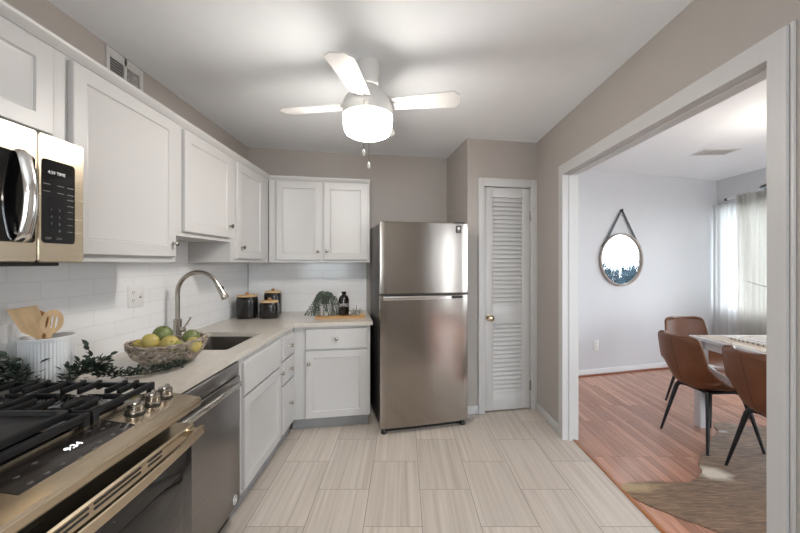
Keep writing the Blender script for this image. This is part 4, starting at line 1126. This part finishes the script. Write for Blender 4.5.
# vase of bare twigs
t = thing('twig_vase', 'bare dark twigs reaching out of a vase on the dining table', 'vase', (2.90, 2.46, .777))
MB().lathe([(0, 0), (.05, 0), (.075, .03), (.085, .10), (.07, .18), (.035, .225), (.032, .25), (.038, .262), (.030, .262), (.026, .24), (.03, .2), (0, .19)], 28).build('vase_body', 'vase', t)
rng = random.Random(9)
tw = MB()
def twig(p, d, L, r, lvl):
    P = [Vector(p)]; d = Vector(d).normalized()
    for i in range(5):
        d = (d + Vector((rng.uniform(-.22, .22), rng.uniform(-.22, .22), rng.uniform(-.12, .18)))).normalized(); P.append(P[-1] + d * L / 5)
    tw.tube(P, [r * (1 - .6 * i / 5) for i in range(6)], 5)
    if lvl:
        for i in (2, 3, 4): twig(P[i], d + Vector((rng.uniform(-.9, .9), rng.uniform(-.9, .9), rng.uniform(-.3, .6))), L * .42, r * .55, lvl - 1)
for dv in ((-.75, .05, .75), (-.7, .15, .55), (-.55, -.1, .9), (.3, .3, 1), (.5, -.2, .9), (-.1, -.4, 1), (-.85, .1, .62)): twig((0, 0, .24), dv, .37, .0035, 2)
tw.build('twigs', 'black_metal', t)

# chandelier
t = thing('chandelier', 'black metal ring chandelier hanging over the dining table', 'chandelier', (2.905, 2.55, 1.935)); CRr = .245
MB().tube([(CRr * math.cos(R(a)), CRr * math.sin(a * math.pi / 180), 0) for a in range(0, 360, 8)], .011, 8, close=True).build('ring', 'black_metal', t)
MB().tube([(0, 0, .543), (0, 0, -.03)], .008, 8).lathe([(0, .525), (.06, .525), (.06, .544), (0, .544)], 20).build('rod', 'black_metal', t)
for k in range(5):
    a = R(72 * k + 20); c_, s_ = math.cos(a), math.sin(a)
    ar = MB().tube([(0, 0, .03), (c_ * .09, s_ * .09, .0), (c_ * .18, s_ * .18, -.01), (c_ * CRr, s_ * CRr, 0)], .006, 6).lathe([(.0, .02), (.014, .02), (.014, .09), (0, .09)], 10, Matrix.Translation((c_ * .075, s_ * .075, 0))).build('arm', 'black_metal', t)
    MB().sphere((c_ * .075, s_ * .075, .118), .022, (1, 1, 1.3), 12).build('bulb', 'bulb', ar)


# curtains
def curtain(label, y0, y1, z0, z1, m_, folds, amp, x, gather, group):
    m = MB(); nx_ = int(folds * 14); nz = 24; lo = []
    for j in range(nz + 1):
        z = z1 + (z0 - z1) * j / nz; row = []
        for i in range(nx_ + 1):
            f = i / nx_; k = 1 + .25 * math.sin(j * .2 + f * 9)
            head = max(0, 1 - j / 2.2)
            px_ = x - amp * k * math.sin(2 * math.pi * folds * f + .6 * math.sin(3 * f + j * .05)) * (1 + gather * head * .4) - .3 * amp * math.sin(2 * math.pi * folds * 2.3 * f)
            row.append((px_, y0 + (y1 - y0) * f, z + (.008 * math.sin(2 * math.pi * folds * f * 2) if j == 0 else 0)))
        lo.append(row)
    V = [[m.bm.verts.new(p) for p in r] for r in lo]
    for a, b_ in zip(V, V[1:]):
        for i in range(nx_): m.bm.faces.new((a[i], a[i + 1], b_[i + 1], b_[i]))
    bmesh.ops.solidify(m.bm, geom=m.bm.faces[:], thickness=.0012)
    return tag(m.build('curtain', m_), label, 'curtain', group)


cs = curtain('flat sheer white curtain panel beside the far dining corner', 4.437, 4.78, .06, 2.125, 'sheer', 4, .010, 4.155, 0, 'dining window curtains')
cl = curtain('pleated off-white curtain panel with gathered top beside the sheer panel', 3.88, 4.43, .04, 2.20, 'linen', 9, .024, 4.135, 1, 'dining window curtains')
t = thing('curtain_rod', 'thin black curtain rod with a round end above the pleated curtain', 'curtain rod', (4.160, 4.20, 2.180))
MB().tube([(0, .39, 0), (0, -2.0, 0)], .008, 10).build('rod', 'white_plastic', t)
MB().lathe([(0, -.004), (.014, -.002), (.019, .012), (.014, .028), (0, .032)], 16, Matrix.Translation((0, .385, 0)) @ Matrix.Rotation(R(-90), 4, 'X')).build('finial', 'black_metal', t)
for y in (.28, -1.9): MB().tube([(0, y, -.002), (.06, y, -.002), (.088, y, -.002)], .006, 8).box(.082, .0895, y - .015, y + .015, -.03, .03).build('bracket', 'black_metal', t)
t = thing('sheer_rod', 'slim tension rod carrying the sheer panel in the dining corner', 'curtain rod', (4.155, 4.58, 2.118))
MB().tube([(0, -.19, 0), (0, .215, 0)], .005, 8).build('rod', 'white_plastic', t)
MB().tube([(0, .14, .012), (.095, .14, .012)], .004, 6).build('bracket', 'black_metal', t)

# ceiling vent
t = thing('ceiling_vent', 'flat white slotted vent in the dining room ceiling', 'vent', (3.13, 3.58, CEIL), R(-5))
MB().box(-.17, .17, -.10, .10, -.006, -.0005, .002).build('frame', 'trim', t)
s = MB()
for i in range(7): s.box(-.14 + .042 * i, -.125 + .042 * i, -.075, .075, -.0075, -.0055)
s.build('slots', 'mirror_rim', t, smooth=0)

# cowhide rug
hp = [(1.312, 2.142), (1.335, 2.180), (1.40, 2.197), (1.459, 2.200), (1.53, 2.212), (1.59, 2.211), (1.65, 2.196), (1.70, 2.196), (1.75, 2.198), (1.80, 2.222), (1.85, 2.24), (1.884, 2.275), (1.925, 2.30), (1.961, 2.352), (1.985, 2.40), (2.023, 2.435), (2.09, 2.50), (2.159, 2.562), (2.267, 2.646), (2.36, 2.735), (2.46, 2.81), (2.54, 2.89), (2.575, 2.96), (2.63, 3.005), (2.695, 3.017), (2.76, 3.0), (2.80, 2.965), (2.90, 2.945), (3.05, 2.93), (3.30, 2.95), (3.48, 2.75), (3.34, 2.45), (3.28, 1.9), (3.30, 1.5), (3.48, 1.05), (3.25, .80), (2.9, .92), (2.55, .85), (2.25, .95), (2.02, 1.15), (1.95, 1.45), (1.80, 1.60), (1.66, 1.72), (1.582, 1.793), (1.50, 1.869), (1.45, 1.905), (1.404, 1.952), (1.37, 1.99), (1.343, 2.026), (1.318, 2.085)]
m = MB(); rng = random.Random(4)
P3 = cr([(x, y, 0) for x, y in hp] + [(*hp[0], 0)], 4)[:-1]
edge = [(p.x + rng.uniform(-.005, .005), p.y + rng.uniform(-.005, .005)) for p in P3]
m.prism(edge, .0003, .0065)
rug = tag(m.build('cowhide_rug', 'hide', smooth=30), 'brown brindle cowhide rug with a cream patch on the wood floor', 'rug')

# trees beyond the dining window, seen in the mirror
struct(MB().box(5.5, 60, -40, 40, -4.6, -4.5).build('ground_outside', 'ground', smooth=0))
rng = random.Random(21)
def tree(label, x, y, h, cr_):
    t = thing('tree', label, 'tree', (x, y, -4.5), 0, 'trees beyond the dining window')
    tk = MB(); fo = MB(); rz = 1.75
    tk.tube([(0, 0, 0), (.05, .02, h * .35), (.0, .1, h - rz * .6)], [.16, .12, .05], 8)
    for k in range(16):
        a = rng.uniform(0, 6.28); e = Vector((math.cos(a) * cr_ * .7, math.sin(a) * cr_ * .7, h - rz + rng.uniform(-.6, .9) * rz)); b0 = Vector((0, 0, h * rng.uniform(.3, .6)))
        tk.tube([b0, b0.lerp(e, .5) + Vector((0, 0, .15)), e], [.05, .035, .015], 5)
    for k in range(2600):
        while True:
            q = Vector((rng.uniform(-1, 1), rng.uniform(-1, 1), rng.uniform(-1, 1)))
            if q.length < 1: break
        p = Vector((q.x * cr_, q.y * cr_, h - rz + q.z * rz)) * 1.0
        d = (Vector((q.x, q.y, q.z + .5)) + Vector((rng.uniform(-.6, .6), rng.uniform(-.6, .6), rng.uniform(-.3, .6)))).normalized()
        L = rng.uniform(.25, .6); fo.tube([p, p + d * L * .5 + Vector((0, 0, .02)), p + d * L], [.016, .012, .004], 3)
    tk.build('trunk', 'bark', t, smooth=0); fo.build('twigs', 'tree', t, smooth=0)


for i, (x, y, h, c) in enumerate(((15.2, -3.95, 5.9, .95), (15.0, -1.35, 5.75, 1.0), (17.6, -3.5, 5.6, .95), (20.5, -6.8, 5.9, 1.2))):
    tree(('bushy bare tree reflected at the outer edge of the round mirror', 'bare tree reflected at the mirror edge towards the window', 'lower bare tree in the middle of the mirror reflection', 'bare tree farther off in the mirror reflection')[i], x, y, h, c)
